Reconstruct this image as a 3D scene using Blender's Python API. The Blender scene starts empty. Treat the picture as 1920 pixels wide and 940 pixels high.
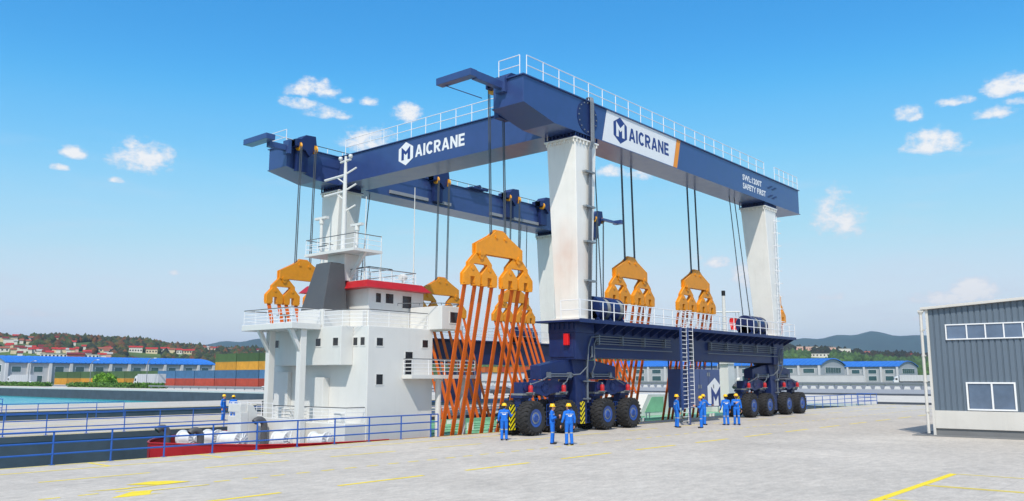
import bpy, bmesh, math, random
import numpy as np
from mathutils import Vector, Matrix
R = math.radians
random.seed(7)
S = bpy.context.scene
COL = S.collection

# ------------------------------------------------------------------ helpers
ORG = {}
def org_of(o):
    v = Vector((0, 0, 0))
    while o is not None:
        v = v + ORG.get(o.name, Vector((0, 0, 0)))
        o = o.parent
    return v

def tag(o, label=None, cat=None, group=None, kind=None):
    if label: o['label'] = label
    if cat: o['category'] = cat
    if group: o['group'] = group
    if kind: o['kind'] = kind
    return o

def thing(name, label, cat, loc=(0, 0, 0), rz=0, group=None):
    o = bpy.data.objects.new(name, None)
    o.empty_display_size = 0.3
    COL.objects.link(o)
    o.location = loc
    o.rotation_euler = (0, 0, rz)
    if rz == 0: ORG[o.name] = Vector(loc)
    return tag(o, label, cat, group)

def dup(o, parent=None, loc=None, rz=None):
    c = o.copy()
    COL.objects.link(c)
    c.parent = parent
    if loc is not None: c.location = loc
    if rz is not None: c.rotation_euler = (0, 0, rz)
    for ch in list(o.children): dup(ch, c)
    return c

class MB:
    def __init__(s): s.v = []; s.f = []; s.mi = []; s.m = 0
    def add(s, vs, fs):
        b = len(s.v)
        s.v += [tuple(v) for v in vs]
        s.f += [tuple(b + i for i in f) for f in fs]
        s.mi += [s.m] * len(fs)
        return s
    def box(s, x0, x1, y0, y1, z0, z1):
        return s.add([(x0,y0,z0),(x1,y0,z0),(x1,y1,z0),(x0,y1,z0),(x0,y0,z1),(x1,y0,z1),(x1,y1,z1),(x0,y1,z1)],
            [(3,2,1,0),(4,5,6,7),(0,1,5,4),(1,2,6,5),(2,3,7,6),(3,0,4,7)])
    def hexa(s, lo, hi):
        # lo, hi: four points each (same winding)
        return s.add(list(lo)+list(hi), [(3,2,1,0),(4,5,6,7),(0,1,5,4),(1,2,6,5),(2,3,7,6),(3,0,4,7)])
    def frustum(s, lo, z0, hi, z1):
        a, b = lo, hi
        f = lambda r, z: [(r[0],r[2],z),(r[1],r[2],z),(r[1],r[3],z),(r[0],r[3],z)]
        return s.hexa(f(a, z0), f(b, z1))
    def prism(s, pts, axis, a0, a1):
        # pts: 2D outline; axis 'x': (y,z), 'y': (x,z), 'z': (x,y)
        def w(p, a):
            return (a,p[0],p[1]) if axis == 'x' else (p[0],a,p[1]) if axis == 'y' else (p[0],p[1],a)
        n = len(pts)
        vs = [w(p, a0) for p in pts] + [w(p, a1) for p in pts]
        fs = [tuple(range(n)), tuple(range(2*n-1, n-1, -1))] + [((i+1)%n, i, n+i, n+(i+1)%n) for i in range(n)]
        return s.add(vs, fs)
    def cyl(s, p0, p1, r0, r1=None, n=12):
        p0 = Vector(p0); p1 = Vector(p1); r1 = r0 if r1 is None else r1
        d = (p1-p0).normalized()
        u = d.orthogonal().normalized(); w = d.cross(u)
        vs = []
        for p, r in ((p0, r0), (p1, r1)):
            for i in range(n):
                a = 2*math.pi*i/n
                vs.append(p + u*(r*math.cos(a)) + w*(r*math.sin(a)))
        fs = [(i, (i+1)%n, n+(i+1)%n, n+i) for i in range(n)]
        fs += [tuple(range(n-1, -1, -1)), tuple(range(n, 2*n))]
        return s.add(vs, fs)
    def tube(s, pts, r, n=8, rect=None):
        pts = [Vector(p) for p in pts]
        vs = []; fs = []; u = None
        for i, p in enumerate(pts):
            a = (pts[i]-pts[i-1]).normalized() if i else None
            b = (pts[i+1]-pts[i]).normalized() if i < len(pts)-1 else None
            d = (a+b).normalized() if a and b else (a or b)
            k = 1.0
            if a and b: k = 1/max(.4, d.dot(b))
            if u is None: u = d.orthogonal().normalized()
            u = (u - d*u.dot(d)).normalized(); w = d.cross(u)
            for j in range(n):
                t = 2*math.pi*j/n
                vs.append(p + (u*math.cos(t) + w*math.sin(t))*r)
        for i in range(len(pts)-1):
            for j in range(n):
                fs.append((i*n+j, i*n+(j+1)%n, (i+1)*n+(j+1)%n, (i+1)*n+j))
        fs += [tuple(range(n-1, -1, -1)), tuple(range((len(pts)-1)*n, len(pts)*n))]
        return s.add(vs, fs)
    def strip(s, pts, wv, tv):
        # flat band through pts, half width vector wv, half thickness vectors tv (one per point)
        vs = []; fs = []
        wv = Vector(wv)
        for p, t in zip(pts, tv):
            p = Vector(p); t = Vector(t)
            vs += [p-wv-t, p+wv-t, p+wv+t, p-wv+t]
        n = len(pts)
        for i in range(n-1):
            for j in range(4):
                fs.append((i*4+j, i*4+(j+1)%4, i*4+4+(j+1)%4, i*4+4+j))
        fs += [(3,2,1,0), tuple(range((n-1)*4, n*4))]
        return s.add(vs, fs)
    def lathe(s, prof, c, axis='z', n=24, a0=0):
        # prof: (radius, height); axis vector name
        c = Vector(c); vs = []; fs = []
        for r, h in prof:
            for i in range(n):
                a = a0 + 2*math.pi*i/n
                x, y = r*math.cos(a), r*math.sin(a)
                p = (x,y,h) if axis == 'z' else (h,x,y) if axis == 'x' else (y,h,x)
                vs.append(c + Vector(p))
        m = len(prof)
        for k in range(m-1):
            for i in range(n):
                fs.append((k*n+i, k*n+(i+1)%n, (k+1)*n+(i+1)%n, (k+1)*n+i))
        if prof[0][0] > 1e-6: fs.append(tuple(range(n-1, -1, -1)))
        if prof[-1][0] > 1e-6: fs.append(tuple(range((m-1)*n, m*n)))
        return s.add(vs, fs)
    def poly(s, pts): return s.add(pts, [tuple(range(len(pts)))])
    def build(s, name, mat, parent=None, smooth=False, bevel=0, auto=None, loc=None):
        me = bpy.data.meshes.new(name)
        og = org_of(parent) if parent is not None else Vector((0,0,0))
        if loc is not None: og = og + Vector(loc)
        a = np.array(s.v, dtype=float) - np.array(og)
        me.from_pydata([tuple(p) for p in a], [], s.f)
        mats = mat if isinstance(mat, (list, tuple)) else [mat]
        for m in mats: me.materials.append(m)
        if len(mats) > 1: me.polygons.foreach_set('material_index', s.mi)
        bm = bmesh.new(); bm.from_mesh(me)
        bmesh.ops.remove_doubles(bm, verts=bm.verts, dist=1e-5)
        bmesh.ops.recalc_face_normals(bm, faces=bm.faces)
        bm.to_mesh(me); bm.free()
        o = bpy.data.objects.new(name, me)
        COL.objects.link(o)
        o.parent = parent
        if loc is not None:
            o.location = loc; ORG[o.name] = Vector(loc)
        if smooth or auto:
            for p in me.polygons: p.use_smooth = True
            if auto: me.set_sharp_from_angle(angle=R(auto))
        if bevel:
            b = o.modifiers.new('bevel', 'BEVEL'); b.width = bevel; b.segments = 2; b.limit_method = 'ANGLE'; b.angle_limit = R(40)
        return o

def rail_mb(pts, h, nbars, r=.03, post_every=1.4, posts=True, n=6, rp=None, ends=True):
    """bars and posts of a handrail that follows pts (at its foot)"""
    m = MB(); pts = [Vector(p) for p in pts]
    for k in range(nbars):
        z = h*(k+1)/nbars
        m.tube([p+Vector((0,0,z)) for p in pts], r, n)
    if posts:
        for i in range(len(pts)-1):
            L = (pts[i+1]-pts[i]).length; c = max(1, round(L/post_every))
            for j in range(c + (1 if i == len(pts)-2 else 0)):
                p = pts[i].lerp(pts[i+1], j/c)
                m.cyl(p, p+Vector((0,0,h)), rp or r, n=n)
    return m

# ------------------------------------------------------------------ materials
def lin(c):
    def f(u):
        u /= 255
        return u/12.92 if u <= .04045 else ((u+.055)/1.055)**2.4
    return (f(c[0]), f(c[1]), f(c[2]), 1)

def mat(name, rgb, rough=.5, metal=0, var=.12, scale=3, bump=0, bscale=40, spec=.5, stretch=None, streak=0, coat=0, objvar=0):
    m = bpy.data.materials.new(name); m.use_nodes = True
    nt = m.node_tree; N = nt.nodes; L = nt.links
    b = N['Principled BSDF']
    b.inputs['Roughness'].default_value = rough
    b.inputs['Metallic'].default_value = metal
    b.inputs['Specular IOR Level'].default_value = spec
    if coat: b.inputs['Coat Weight'].default_value = coat; b.inputs['Coat Roughness'].default_value = .16
    c = rgb if len(rgb) == 4 else lin(rgb)
    tc = N.new('ShaderNodeTexCoord')
    mp = N.new('ShaderNodeMapping')
    if stretch: mp.inputs['Scale'].default_value = stretch
    L.new(tc.outputs['Object'], mp.inputs['Vector'])
    nz = N.new('ShaderNodeTexNoise'); nz.inputs['Scale'].default_value = scale; nz.inputs['Detail'].default_value = 6; nz.inputs['Roughness'].default_value = .62
    L.new(mp.outputs['Vector'], nz.inputs['Vector'])
    rp = N.new('ShaderNodeValToRGB')
    rp.color_ramp.elements[0].position = .3; rp.color_ramp.elements[1].position = .7
    lo = 1-var; hi = 1+var*.6
    rp.color_ramp.elements[0].color = (c[0]*lo, c[1]*lo, c[2]*lo, 1)
    rp.color_ramp.elements[1].color = (min(1,c[0]*hi), min(1,c[1]*hi), min(1,c[2]*hi), 1)
    L.new(nz.outputs['Fac'], rp.inputs['Fac'])
    out = rp.outputs['Color']
    if streak:
        m2 = N.new('ShaderNodeMapping'); m2.inputs['Scale'].default_value = (3, 3, .25)
        L.new(tc.outputs['Object'], m2.inputs['Vector'])
        n2 = N.new('ShaderNodeTexNoise'); n2.inputs['Scale'].default_value = 1.6; n2.inputs['Detail'].default_value = 4
        L.new(m2.outputs['Vector'], n2.inputs['Vector'])
        r2 = N.new('ShaderNodeMapRange'); r2.inputs['From Min'].default_value = .52; r2.inputs['From Max'].default_value = .75
        r2.inputs['To Max'].default_value = streak
        L.new(n2.outputs['Fac'], r2.inputs['Value'])
        mx = N.new('ShaderNodeMix'); mx.data_type = 'RGBA'
        mx.inputs['B'].default_value = (c[0]*.45+.02, c[1]*.42+.018, c[2]*.36+.012, 1)
        L.new(r2.outputs['Result'], mx.inputs['Factor']); L.new(out, mx.inputs['A'])
        out = mx.outputs['Result']
    if objvar:
        oi = N.new('ShaderNodeObjectInfo'); ov = N.new('ShaderNodeMapRange'); ov.inputs['To Min'].default_value = 1-objvar; ov.inputs['To Max'].default_value = 1+objvar
        L.new(oi.outputs['Random'], ov.inputs['Value'])
        x = N.new('ShaderNodeMix'); x.data_type = 'RGBA'; x.blend_type = 'MULTIPLY'; x.inputs['Factor'].default_value = 1
        L.new(out, x.inputs['A']); L.new(ov.outputs['Result'], x.inputs['B']); out = x.outputs['Result']
    L.new(out, b.inputs['Base Color'])
    rr = N.new('ShaderNodeMapRange'); rr.inputs['To Min'].default_value = max(.03, rough-.1); rr.inputs['To Max'].default_value = min(1, rough+.12)
    L.new(nz.outputs['Fac'], rr.inputs['Value']); L.new(rr.outputs['Result'], b.inputs['Roughness'])
    if bump:
        nb = N.new('ShaderNodeTexNoise'); nb.inputs['Scale'].default_value = bscale; nb.inputs['Detail'].default_value = 5
        L.new(mp.outputs['Vector'], nb.inputs['Vector'])
        bp = N.new('ShaderNodeBump'); bp.inputs['Strength'].default_value = bump; bp.inputs['Distance'].default_value = .02
        L.new(nb.outputs['Fac'], bp.inputs['Height']); L.new(bp.outputs['Normal'], b.inputs['Normal'])
    return m

def wave_bump(m, scale, axis, strength=.6, dist=.03, profile='SIN'):
    nt = m.node_tree; N = nt.nodes; L = nt.links; b = N['Principled BSDF']
    tc = N.new('ShaderNodeTexCoord'); w = N.new('ShaderNodeTexWave')
    w.bands_direction = axis; w.wave_profile = profile; w.inputs['Scale'].default_value = scale; w.inputs['Distortion'].default_value = 0
    L.new(tc.outputs['Object'], w.inputs['Vector'])
    bp = N.new('ShaderNodeBump'); bp.inputs['Strength'].default_value = strength; bp.inputs['Distance'].default_value = dist
    L.new(w.outputs['Fac'], bp.inputs['Height']); L.new(bp.outputs['Normal'], b.inputs['Normal'])
    return m

M = {}
M['navy'] = mat('navy paint', (50, 72, 126), .4, var=.10, scale=1.2, streak=.10, coat=.6)
M['navy2'] = mat('navy paint machinery', (23, 42, 94), .42, var=.2, scale=2.5, streak=.25)
M['white'] = mat('white steel paint', (236, 234, 228), .45, var=.05, scale=1.0, streak=.10)
M['ship'] = mat('ship white paint', (217, 217, 214), .42, var=.035, scale=.8, streak=.07)
M['rail_w'] = mat('white rail paint', (235, 236, 238), .4, var=.04)
M['rail_b'] = mat('blue rail paint', (40, 92, 176), .4, var=.12, scale=6)
M['rail_n'] = mat('navy rail paint', (40, 70, 140), .4, var=.12, scale=6)
M['grey_dk'] = mat('dark grey paint', (84, 85, 88), .5, var=.1, scale=1.2, streak=.1)
M['handrail_dk'] = mat('grey teak rail', (92, 95, 98), .5, var=.1)
M['red'] = mat('red paint', (176, 26, 34), .4, var=.12, scale=1.5, streak=.1)
M['hullred'] = mat('hull red paint', (165, 6, 16), .4, var=.14, scale=1.5, streak=.12)
M['red_c'] = mat('red canister paint', (196, 40, 46), .35, var=.1)
M['fire'] = mat('bright red paint', (222, 22, 26), .4, var=.08)
M['yel_o'] = mat('amber steel paint', (236, 151, 18), .42, var=.1, scale=2.5, streak=.16)
M['web'] = mat('orange webbing', (216, 97, 3), .75, var=.14, scale=9, stretch=(1, 1, .2))
M['sheave'] = mat('yellow sheave', (226, 158, 30), .45, var=.15, scale=8)
M['rope'] = mat('wire rope steel', (78, 86, 94), .5, metal=.3, var=.3, scale=30)
M['drumrope'] = mat('wound rope', (120, 126, 128), .6, metal=.2, var=.25, scale=10)
M['grey'] = mat('galvanised steel', (140, 146, 150), .45, metal=.3, var=.15, scale=8)
M['pipe'] = mat('grey conduit', (112, 120, 130), .45, metal=.2, var=.2, scale=10)
M['tray'] = mat('pale cable tray', (150, 152, 156), .5, var=.1)
M['rubber'] = mat('tyre rubber', (42, 42, 44), .8, var=.25, scale=6, bump=.3, bscale=30)
M['hub'] = mat('wheel hub navy', (48, 82, 156), .4, var=.15, scale=6)
M['black'] = mat('black paint', (18, 18, 19), .6, var=.2)
M['hyellow'] = mat('hazard yellow', (240, 220, 20), .5, var=.08)
M['glass_d'] = mat('dark window glass', (40, 42, 46), .12, var=.1, spec=.7)
M['deck'] = mat('green deck paint', (134, 190, 154), .7, var=.2, scale=.8, streak=0, bump=.1)
M['deckgrey'] = mat('fore deck paint', (120, 60, 56), .7, var=.2, scale=1.5)
M['winch'] = mat('white winch paint', (222, 224, 226), .45, var=.08, scale=3, streak=.12)
M['logo_w'] = mat('white sign paint', (232, 234, 236), .5, var=.02)
M['logo_n'] = mat('navy sign paint', (38, 62, 128), .5, var=.03)
M['logo_o'] = mat('orange sign paint', (240, 150, 36), .5, var=.03)
M['concrete_w'] = mat('quay coping', (200, 200, 198), .8, var=.1, scale=1.5)
M['quaywall'] = mat('dark quay wall', (72, 80, 92), .85, var=.25, scale=.6, bump=.3, bscale=8)
M['yline'] = mat('yellow road paint', (240, 214, 36), .7, var=.10, scale=2.2)
M['cover'] = mat('blue coverall cloth', (16, 110, 214), .8, var=.14, scale=9)
M['cover_d'] = mat('navy cuff cloth', (14, 22, 44), .8, var=.2, scale=9)
M['skin'] = mat('skin', (206, 150, 122), .55, var=.08, scale=20)
M['hair'] = mat('dark hair', (40, 30, 26), .7, var=.2, scale=40)
M['boot'] = mat('black boots', (20, 20, 22), .5, var=.2)
M['reflect'] = mat('grey reflective tape', (168, 176, 178), .4, var=.1)
M['hat'] = mat('yellow hard hat', (250, 200, 18), .3, var=.04, coat=.3)
M['wall_w'] = mat('white render wall', (208, 208, 210), .8, var=.06, scale=.3, streak=.1)
M['wall_g'] = mat('grey coping and shaded wall', (176, 180, 184), .8, var=.08, scale=.2)
M['glass_t'] = mat('teal window glass', (66, 96, 100), .2, var=.25, scale=.4, spec=.6)
M['roof_b'] = wave_bump(mat('blue metal roof', (60, 138, 232), .4, var=.06, scale=.1), .6, 'X', .8, .5)
M['asphalt'] = mat('asphalt', (120, 122, 126), .9, var=.15, scale=.4, bump=.2)
M['asphalt_l'] = mat('pale asphalt', (150, 151, 155), .9, var=.12, scale=.3)
M['leaf'] = mat('hedge leaves', (82, 124, 40), .7, var=.5, scale=1.4)
M['leaf_b'] = mat('bush leaves', (112, 160, 40), .7, var=.5, scale=1.0)
M['bark'] = mat('bark', (84, 66, 50), .9, var=.3, scale=6)
M['truck_w'] = mat('white truck paint', (226, 228, 232), .4, var=.04)
M['trailer'] = mat('pale trailer skin', (198, 200, 204), .55, var=.06, scale=.4)
M['car_d'] = mat('dark car paint', (60, 64, 74), .3, var=.05, coat=.5)
M['plinth'] = mat('building plinth', (208, 205, 199), .75, var=.06, scale=.8, streak=.08)
M['plinth_d'] = mat('building base', (122, 123, 124), .85, var=.1, scale=.8)
M['frame_w'] = mat('white window frame', (236, 237, 239), .4, var=.03)
M['pane'] = mat('blue grey glazing', (98, 116, 140), .08, var=.3, scale=.6, spec=.8)

# ------------------------------------------------------------------ camera, sun, sky
cam = bpy.data.cameras.new('camera'); co = bpy.data.objects.new('camera', cam); COL.objects.link(co)
cam.lens = 36*1581/1920; cam.sensor_width = 36; cam.clip_end = 20000; cam.clip_start = .1
co.location = (0, 0, 2.9)
co.rotation_euler = (R(90+8.5609), 0, R(40.3855-90))
S.camera = co
SUN = Vector((-.70, -.43, 1.0)).normalized()
sl = bpy.data.lights.new('sun', 'SUN'); sl.energy = 3.8; sl.angle = R(.6); sl.color = (1, .935, .83)
so = bpy.data.objects.new('sun', sl); COL.objects.link(so)
so.rotation_euler = (-SUN).to_track_quat('-Z', 'Y').to_euler()
so.location = (-60, -40, 80)

w = bpy.data.worlds.new('World'); S.world = w; w.use_nodes = True
nt = w.node_tree; N = nt.nodes; L = nt.links
bg = N['Background']
sky = N.new('ShaderNodeTexSky'); sky.sky_type = 'NISHITA'; sky.sun_disc = False
sky.sun_elevation = math.asin(SUN.z); sky.sun_rotation = math.atan2(SUN.x, SUN.y)
sky.air_density = 1.0; sky.dust_density = .6; sky.ozone_density = 2.2
hs = N.new('ShaderNodeHueSaturation'); hs.inputs['Saturation'].default_value = 1.25; hs.inputs['Value'].default_value = 1.0; hs.inputs['Hue'].default_value = .497
L.new(sky.outputs['Color'], hs.inputs['Color'])
bg.inputs['Strength'].default_value = 0.12
# grade of the sky colour, channel by channel
def vm_(v, k):
    n = N.new('ShaderNodeVectorMath'); n.operation = 'SCALE'; n.inputs['Scale'].default_value = k; L.new(v, n.inputs[0]); return n.outputs[0]
rc = N.new('ShaderNodeRGBCurve'); rc.mapping.extend = 'EXTRAPOLATED'; rc.mapping.use_clip = False
for ci, pts in enumerate([[(0.0, 0.0), (0.0865, 0.0612), (0.1301, 0.162), (0.2346, 0.4233), (0.5029, 0.7758), (1.0, 0.856)], [(0.0, 0.0), (0.2232, 0.3712), (0.305, 0.5583), (0.4678, 0.7758), (0.7231, 0.8963), (1.0, 0.976)], [(0.0, 0.0), (0.4564, 0.8388), (0.5647, 0.9734), (0.7231, 1.0), (0.7835, 0.9823), (1.0, 1.062)]]):
    c = rc.mapping.curves[ci]
    c.points[0].location = pts[0]; c.points[1].location = pts[-1]
    for p in pts[1:-1]: c.points.new(*p)
rc.mapping.update()
L.new(vm_(hs.outputs['Color'], 0.12), rc.inputs['Color']); graded = vm_(rc.outputs['Color'], 1/0.12)
geo = N.new('ShaderNodeTexCoord')
sep = N.new('ShaderNodeSeparateXYZ'); L.new(geo.outputs['Generated'], sep.inputs['Vector'])
def mth(op, a, b=None, clamp=False):
    n = N.new('ShaderNodeMath'); n.operation = op; n.use_clamp = clamp
    for i, v in enumerate((a, b)):
        if v is None: continue
        if isinstance(v, (int, float)): n.inputs[i].default_value = v
        else: L.new(v, n.inputs[i])
    return n.outputs[0]
azn = mth('ARCTAN2', sep.outputs['Y'], sep.outputs['X'])
eln = mth('ARCSINE', sep.outputs['Z'])
# clouds: (azimuth deg, elevation deg, half width deg, half height deg, density)
CL = [(64.7, 13.44, 2.07, 1.36, 1.2), (65.35, 13.87, 1.1, 0.72, 1.1), (63.86, 13.53, 1.2, 0.82, 1.0), (68.47, 13.35, 0.97, 0.61, 0.9), (69.22, 12.46, 0.66, 0.35, 0.7), (66.15, 12.02, 0.69, 0.31, 0.7), (54.26, 18.85, 1.91, 0.94, 1.1), (54.93, 17.81, 1.44, 0.57, 0.9), (53.42, 17.29, 1.82, 0.57, 0.9), (51.72, 18.27, 0.69, 0.43, 0.7), (50.44, 18.23, 0.93, 0.48, 0.8), (47.67, 17.48, 1.32, 0.87, 1.0), (49.57, 15.65, 2.88, 1.16, 1.0), (12.99, 14.01, 2.14, 1.1, 1.1), (14.51, 15.95, 1.07, 0.71, 0.95), (8.84, 16.78, 1.58, 0.83, 1.1), (9.62, 15.42, 1.46, 0.55, 0.9), (11.64, 16.38, 1.31, 0.43, 0.75), (8.55, 15.87, 0.89, 0.42, 0.8), (6.4, 15.9, 1.62, 1.06, 1), (33.54, 13.71, 1.58, 0.64, 0.9), (31.54, 13.43, 1.38, 0.59, 0.85), (26.58, 7.47, 1.13, 0.63, 1.0), (24.67, 6.43, 1.37, 1.35, 0.95), (18.8, 9.93, 2.24, 2.32, 0.8), (21.79, 5.34, 1.24, 0.43, 0.7), (19.8, 5.03, 1.21, 0.47, 0.7), (11.69, 5.04, 1.41, 0.96, 1.5), (13.34, 4.66, 1.81, 0.62, 1.3), (41.83, 4.33, 1.38, 0.5, 0.7), (70.04, 3.73, 2.84, 0.52, 0.65), (62.41, 6.5, 0.56, 0.28, 0.8), (15.63, 3.51, 2.24, 0.36, 0.5), (55.3, 5.13, 1.3, 0.43, 0.6), (27.96, 7.83, 1.06, 0.49, 0.7), (75.62, 13.89, 2.6, 1.62, 1), (3.92, 11.03, 2.38, 1.36, 1)]
# domain warp
nzw = N.new('ShaderNodeTexNoise'); nzw.inputs['Scale'].default_value = 26; nzw.inputs['Detail'].default_value = 7; nzw.inputs['Roughness'].default_value = .6
L.new(geo.outputs['Generated'], nzw.inputs['Vector'])
nzb = N.new('ShaderNodeTexNoise'); nzb.inputs['Scale'].default_value = 60; nzb.inputs['Detail'].default_value = 8; nzb.inputs['Roughness'].default_value = .62
mpb = N.new('ShaderNodeMapping'); mpb.inputs['Scale'].default_value = (1, 1, 1.7)
L.new(geo.outputs['Generated'], mpb.inputs['Vector']); L.new(mpb.outputs['Vector'], nzb.inputs['Vector'])
tot = None; lift = None
for (a, e, hw, hh, dn) in CL:
    dx = mth('MULTIPLY', mth('SUBTRACT', azn, R(a)), 1/R(hw))
    dy0 = mth('MULTIPLY', mth('SUBTRACT', eln, R(e)), 1/R(hh))
    # flat base: below the centre the blob closes twice as fast
    dy = mth('MAXIMUM', dy0, mth('MULTIPLY', dy0, -1.7))
    q = mth('SUBTRACT', dn, mth('MINIMUM', mth('ADD', mth('MULTIPLY', dx, dx), mth('MULTIPLY', dy, dy)), 4.0))
    if tot is None: tot = q
    else: tot = mth('MAXIMUM', tot, q)
nn = mth('ADD', mth('MULTIPLY', mth('SUBTRACT', nzw.outputs['Fac'], .5), 2.7), mth('MULTIPLY', mth('SUBTRACT', nzb.outputs['Fac'], .5), 2.7))
dens = mth('ADD', mth('ADD', tot, .12), nn)
cov = N.new('ShaderNodeMapRange'); cov.interpolation_type = 'SMOOTHSTEP'
cov.inputs['From Min'].default_value = .12; cov.inputs['From Max'].default_value = 1.35; cov.inputs['To Max'].default_value = .95
L.new(dens, cov.inputs['Value'])
# thin streaky veil low over the horizon
nzv = N.new('ShaderNodeTexNoise'); nzv.inputs['Scale'].default_value = 9; nzv.inputs['Detail'].default_value = 6
mpv = N.new('ShaderNodeMapping'); mpv.inputs['Scale'].default_value = (1, 1, 6)
L.new(geo.outputs['Generated'], mpv.inputs['Vector']); L.new(mpv.outputs['Vector'], nzv.inputs['Vector'])
vm = N.new('ShaderNodeMapRange'); vm.interpolation_type = 'SMOOTHSTEP'
vm.inputs['From Min'].default_value = .5; vm.inputs['From Max'].default_value = .78
L.new(nzv.outputs['Fac'], vm.inputs['Value'])
ve = N.new('ShaderNodeMapRange'); ve.inputs['From Min'].default_value = R(17); ve.inputs['From Max'].default_value = R(2); ve.inputs['To Max'].default_value = .38
L.new(eln, ve.inputs['Value'])
veil = mth('MULTIPLY', vm.outputs['Result'], ve.outputs['Result'])
# added white fill overhead, out of view, to raise and neutralise ambient light
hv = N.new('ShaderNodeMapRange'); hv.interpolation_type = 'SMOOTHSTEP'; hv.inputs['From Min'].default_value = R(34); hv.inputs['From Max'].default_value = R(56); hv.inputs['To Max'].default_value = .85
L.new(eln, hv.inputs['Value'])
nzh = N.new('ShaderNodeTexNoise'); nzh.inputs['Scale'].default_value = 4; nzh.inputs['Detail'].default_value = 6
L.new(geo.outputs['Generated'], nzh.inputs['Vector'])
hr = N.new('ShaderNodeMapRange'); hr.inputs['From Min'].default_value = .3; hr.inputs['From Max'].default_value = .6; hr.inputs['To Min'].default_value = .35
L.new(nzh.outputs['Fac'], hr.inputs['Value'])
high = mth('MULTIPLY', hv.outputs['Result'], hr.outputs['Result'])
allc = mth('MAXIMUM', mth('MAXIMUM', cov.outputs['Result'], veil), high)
shade = N.new('ShaderNodeMapRange'); shade.inputs['From Min'].default_value = .3; shade.inputs['From Max'].default_value = 1.4
L.new(dens, shade.inputs['Value'])
cc = N.new('ShaderNodeMix'); cc.data_type = 'RGBA'
cc.inputs['A'].default_value = tuple(x*8.2 for x in (.74, .80, .92))+(1,); cc.inputs['B'].default_value = tuple(x*8.2 for x in (1.0, 1.0, 1.0))+(1,)
L.new(shade.outputs['Result'], cc.inputs['Factor'])
mx = N.new('ShaderNodeMix'); mx.data_type = 'RGBA'
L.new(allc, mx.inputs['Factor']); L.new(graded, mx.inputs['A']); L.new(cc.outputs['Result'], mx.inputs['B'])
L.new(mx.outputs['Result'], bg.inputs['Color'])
S.view_settings.view_transform = 'Standard'; S.view_settings.look = 'None'; S.view_settings.exposure = 0.0; S.view_settings.gamma = 1
S.view_settings.use_curve_mapping = False

# ------------------------------------------------------------------ ground, quays, water
def concrete(name, rgb, joints=True):
    m = mat(name, rgb, .85, var=.10, scale=.35)
    nt = m.node_tree; N = nt.nodes; L = nt.links; b = N['Principled BSDF']
    src = b.inputs['Base Color'].links[0].from_socket
    tc = N.new('ShaderNodeTexCoord')
    def noise(sc, st, det=5):
        mp = N.new('ShaderNodeMapping'); mp.inputs['Scale'].default_value = st; mp.inputs['Rotation'].default_value = (0, 0, R(35))
        L.new(tc.outputs['Object'], mp.inputs['Vector'])
        n = N.new('ShaderNodeTexNoise'); n.inputs['Scale'].default_value = sc; n.inputs['Detail'].default_value = det; n.inputs['Roughness'].default_value = .65
        L.new(mp.outputs['Vector'], n.inputs['Vector']); return n.outputs['Fac']
    def mult(src, fac, lo, hi, f0, f1):
        r = N.new('ShaderNodeMapRange'); r.inputs['From Min'].default_value = f0; r.inputs['From Max'].default_value = f1
        r.inputs['To Min'].default_value = lo; r.inputs['To Max'].default_value = hi
        L.new(fac, r.inputs['Value'])
        x = N.new('ShaderNodeMix'); x.data_type = 'RGBA'; x.blend_type = 'MULTIPLY'; x.inputs['Factor'].default_value = 1
        L.new(src, x.inputs['A']); L.new(r.outputs['Result'], x.inputs['B']); return x.outputs['Result']
    src = mult(src, noise(2.2, (.8, 1.6, 1)), .80, 1.10, .3, .7)
    src = mult(src, noise(9, (1, 1.5, 1)), .82, 1.10, .28, .72)
    src = mult(src, noise(38, (1, 1, 1)), .9, 1.06, .3, .7)
    src = mult(src, noise(.16, (1, 1, 1), 3), .93, 1.03, .35, .65)
    if joints:
        br = N.new('ShaderNodeTexBrick'); br.inputs['Scale'].default_value = 1; br.inputs['Mortar Size'].default_value = .012; br.offset = 0
        br.inputs['Brick Width'].default_value = 5; br.inputs['Row Height'].default_value = 5; br.inputs['Color1'].default_value = (1,1,1,1); br.inputs['Color2'].default_value = (.97,.97,.97,1); br.inputs['Mortar'].default_value = (.86,.86,.86,1)
        L.new(tc.outputs['Object'], br.inputs['Vector'])
        x = N.new('ShaderNodeMix'); x.data_type = 'RGBA'; x.blend_type = 'MULTIPLY'; x.inputs['Factor'].default_value = 1
        L.new(src, x.inputs['A']); L.new(br.outputs['Color'], x.inputs['B']); src = x.outputs['Result']
    L.new(src, b.inputs['Base Color'])
    nb = N.new('ShaderNodeTexNoise'); nb.inputs['Scale'].default_value = 25; nb.inputs['Detail'].default_value = 6
    L.new(tc.outputs['Object'], nb.inputs['Vector'])
    bp = N.new('ShaderNodeBump'); bp.inputs['Strength'].default_value = .25; bp.inputs['Distance'].default_value = .01
    L.new(nb.outputs['Fac'], bp.inputs['Height']); L.new(bp.outputs['Normal'], b.inputs['Normal'])
    return m
M['concrete'] = concrete('apron concrete', (203, 195, 184))
M['concrete2'] = concrete('yard concrete', (214, 207, 197), False)
M['earth'] = mat('grassy earth', (78, 88, 52), .95, var=.4, scale=.02)
def struct(name, m, mt): return tag(m.build(name, mt), kind='structure')
XE = 98.0     # head wall of the basins
B1 = (30.5, 46.2); B2 = (63.8, 79.3); PY = 99.0
m = MB()
for (x0,x1,y0,y1) in [(-40,XE,-60,B1[0]), (-40,XE,B1[1],B2[0]), (-40,XE,B2[1],PY)]:
    m.poly([(x0,y0,0),(x1,y0,0),(x1,y1,0),(x0,y1,0)])
struct('concrete_apron', m, M['concrete'])
m = MB(); m.poly([(XE,-60,0),(146,-60,0),(146,700,0),(XE,700,0)])
struct('concrete_yard', m, M['concrete2'])
m = MB()
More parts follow.
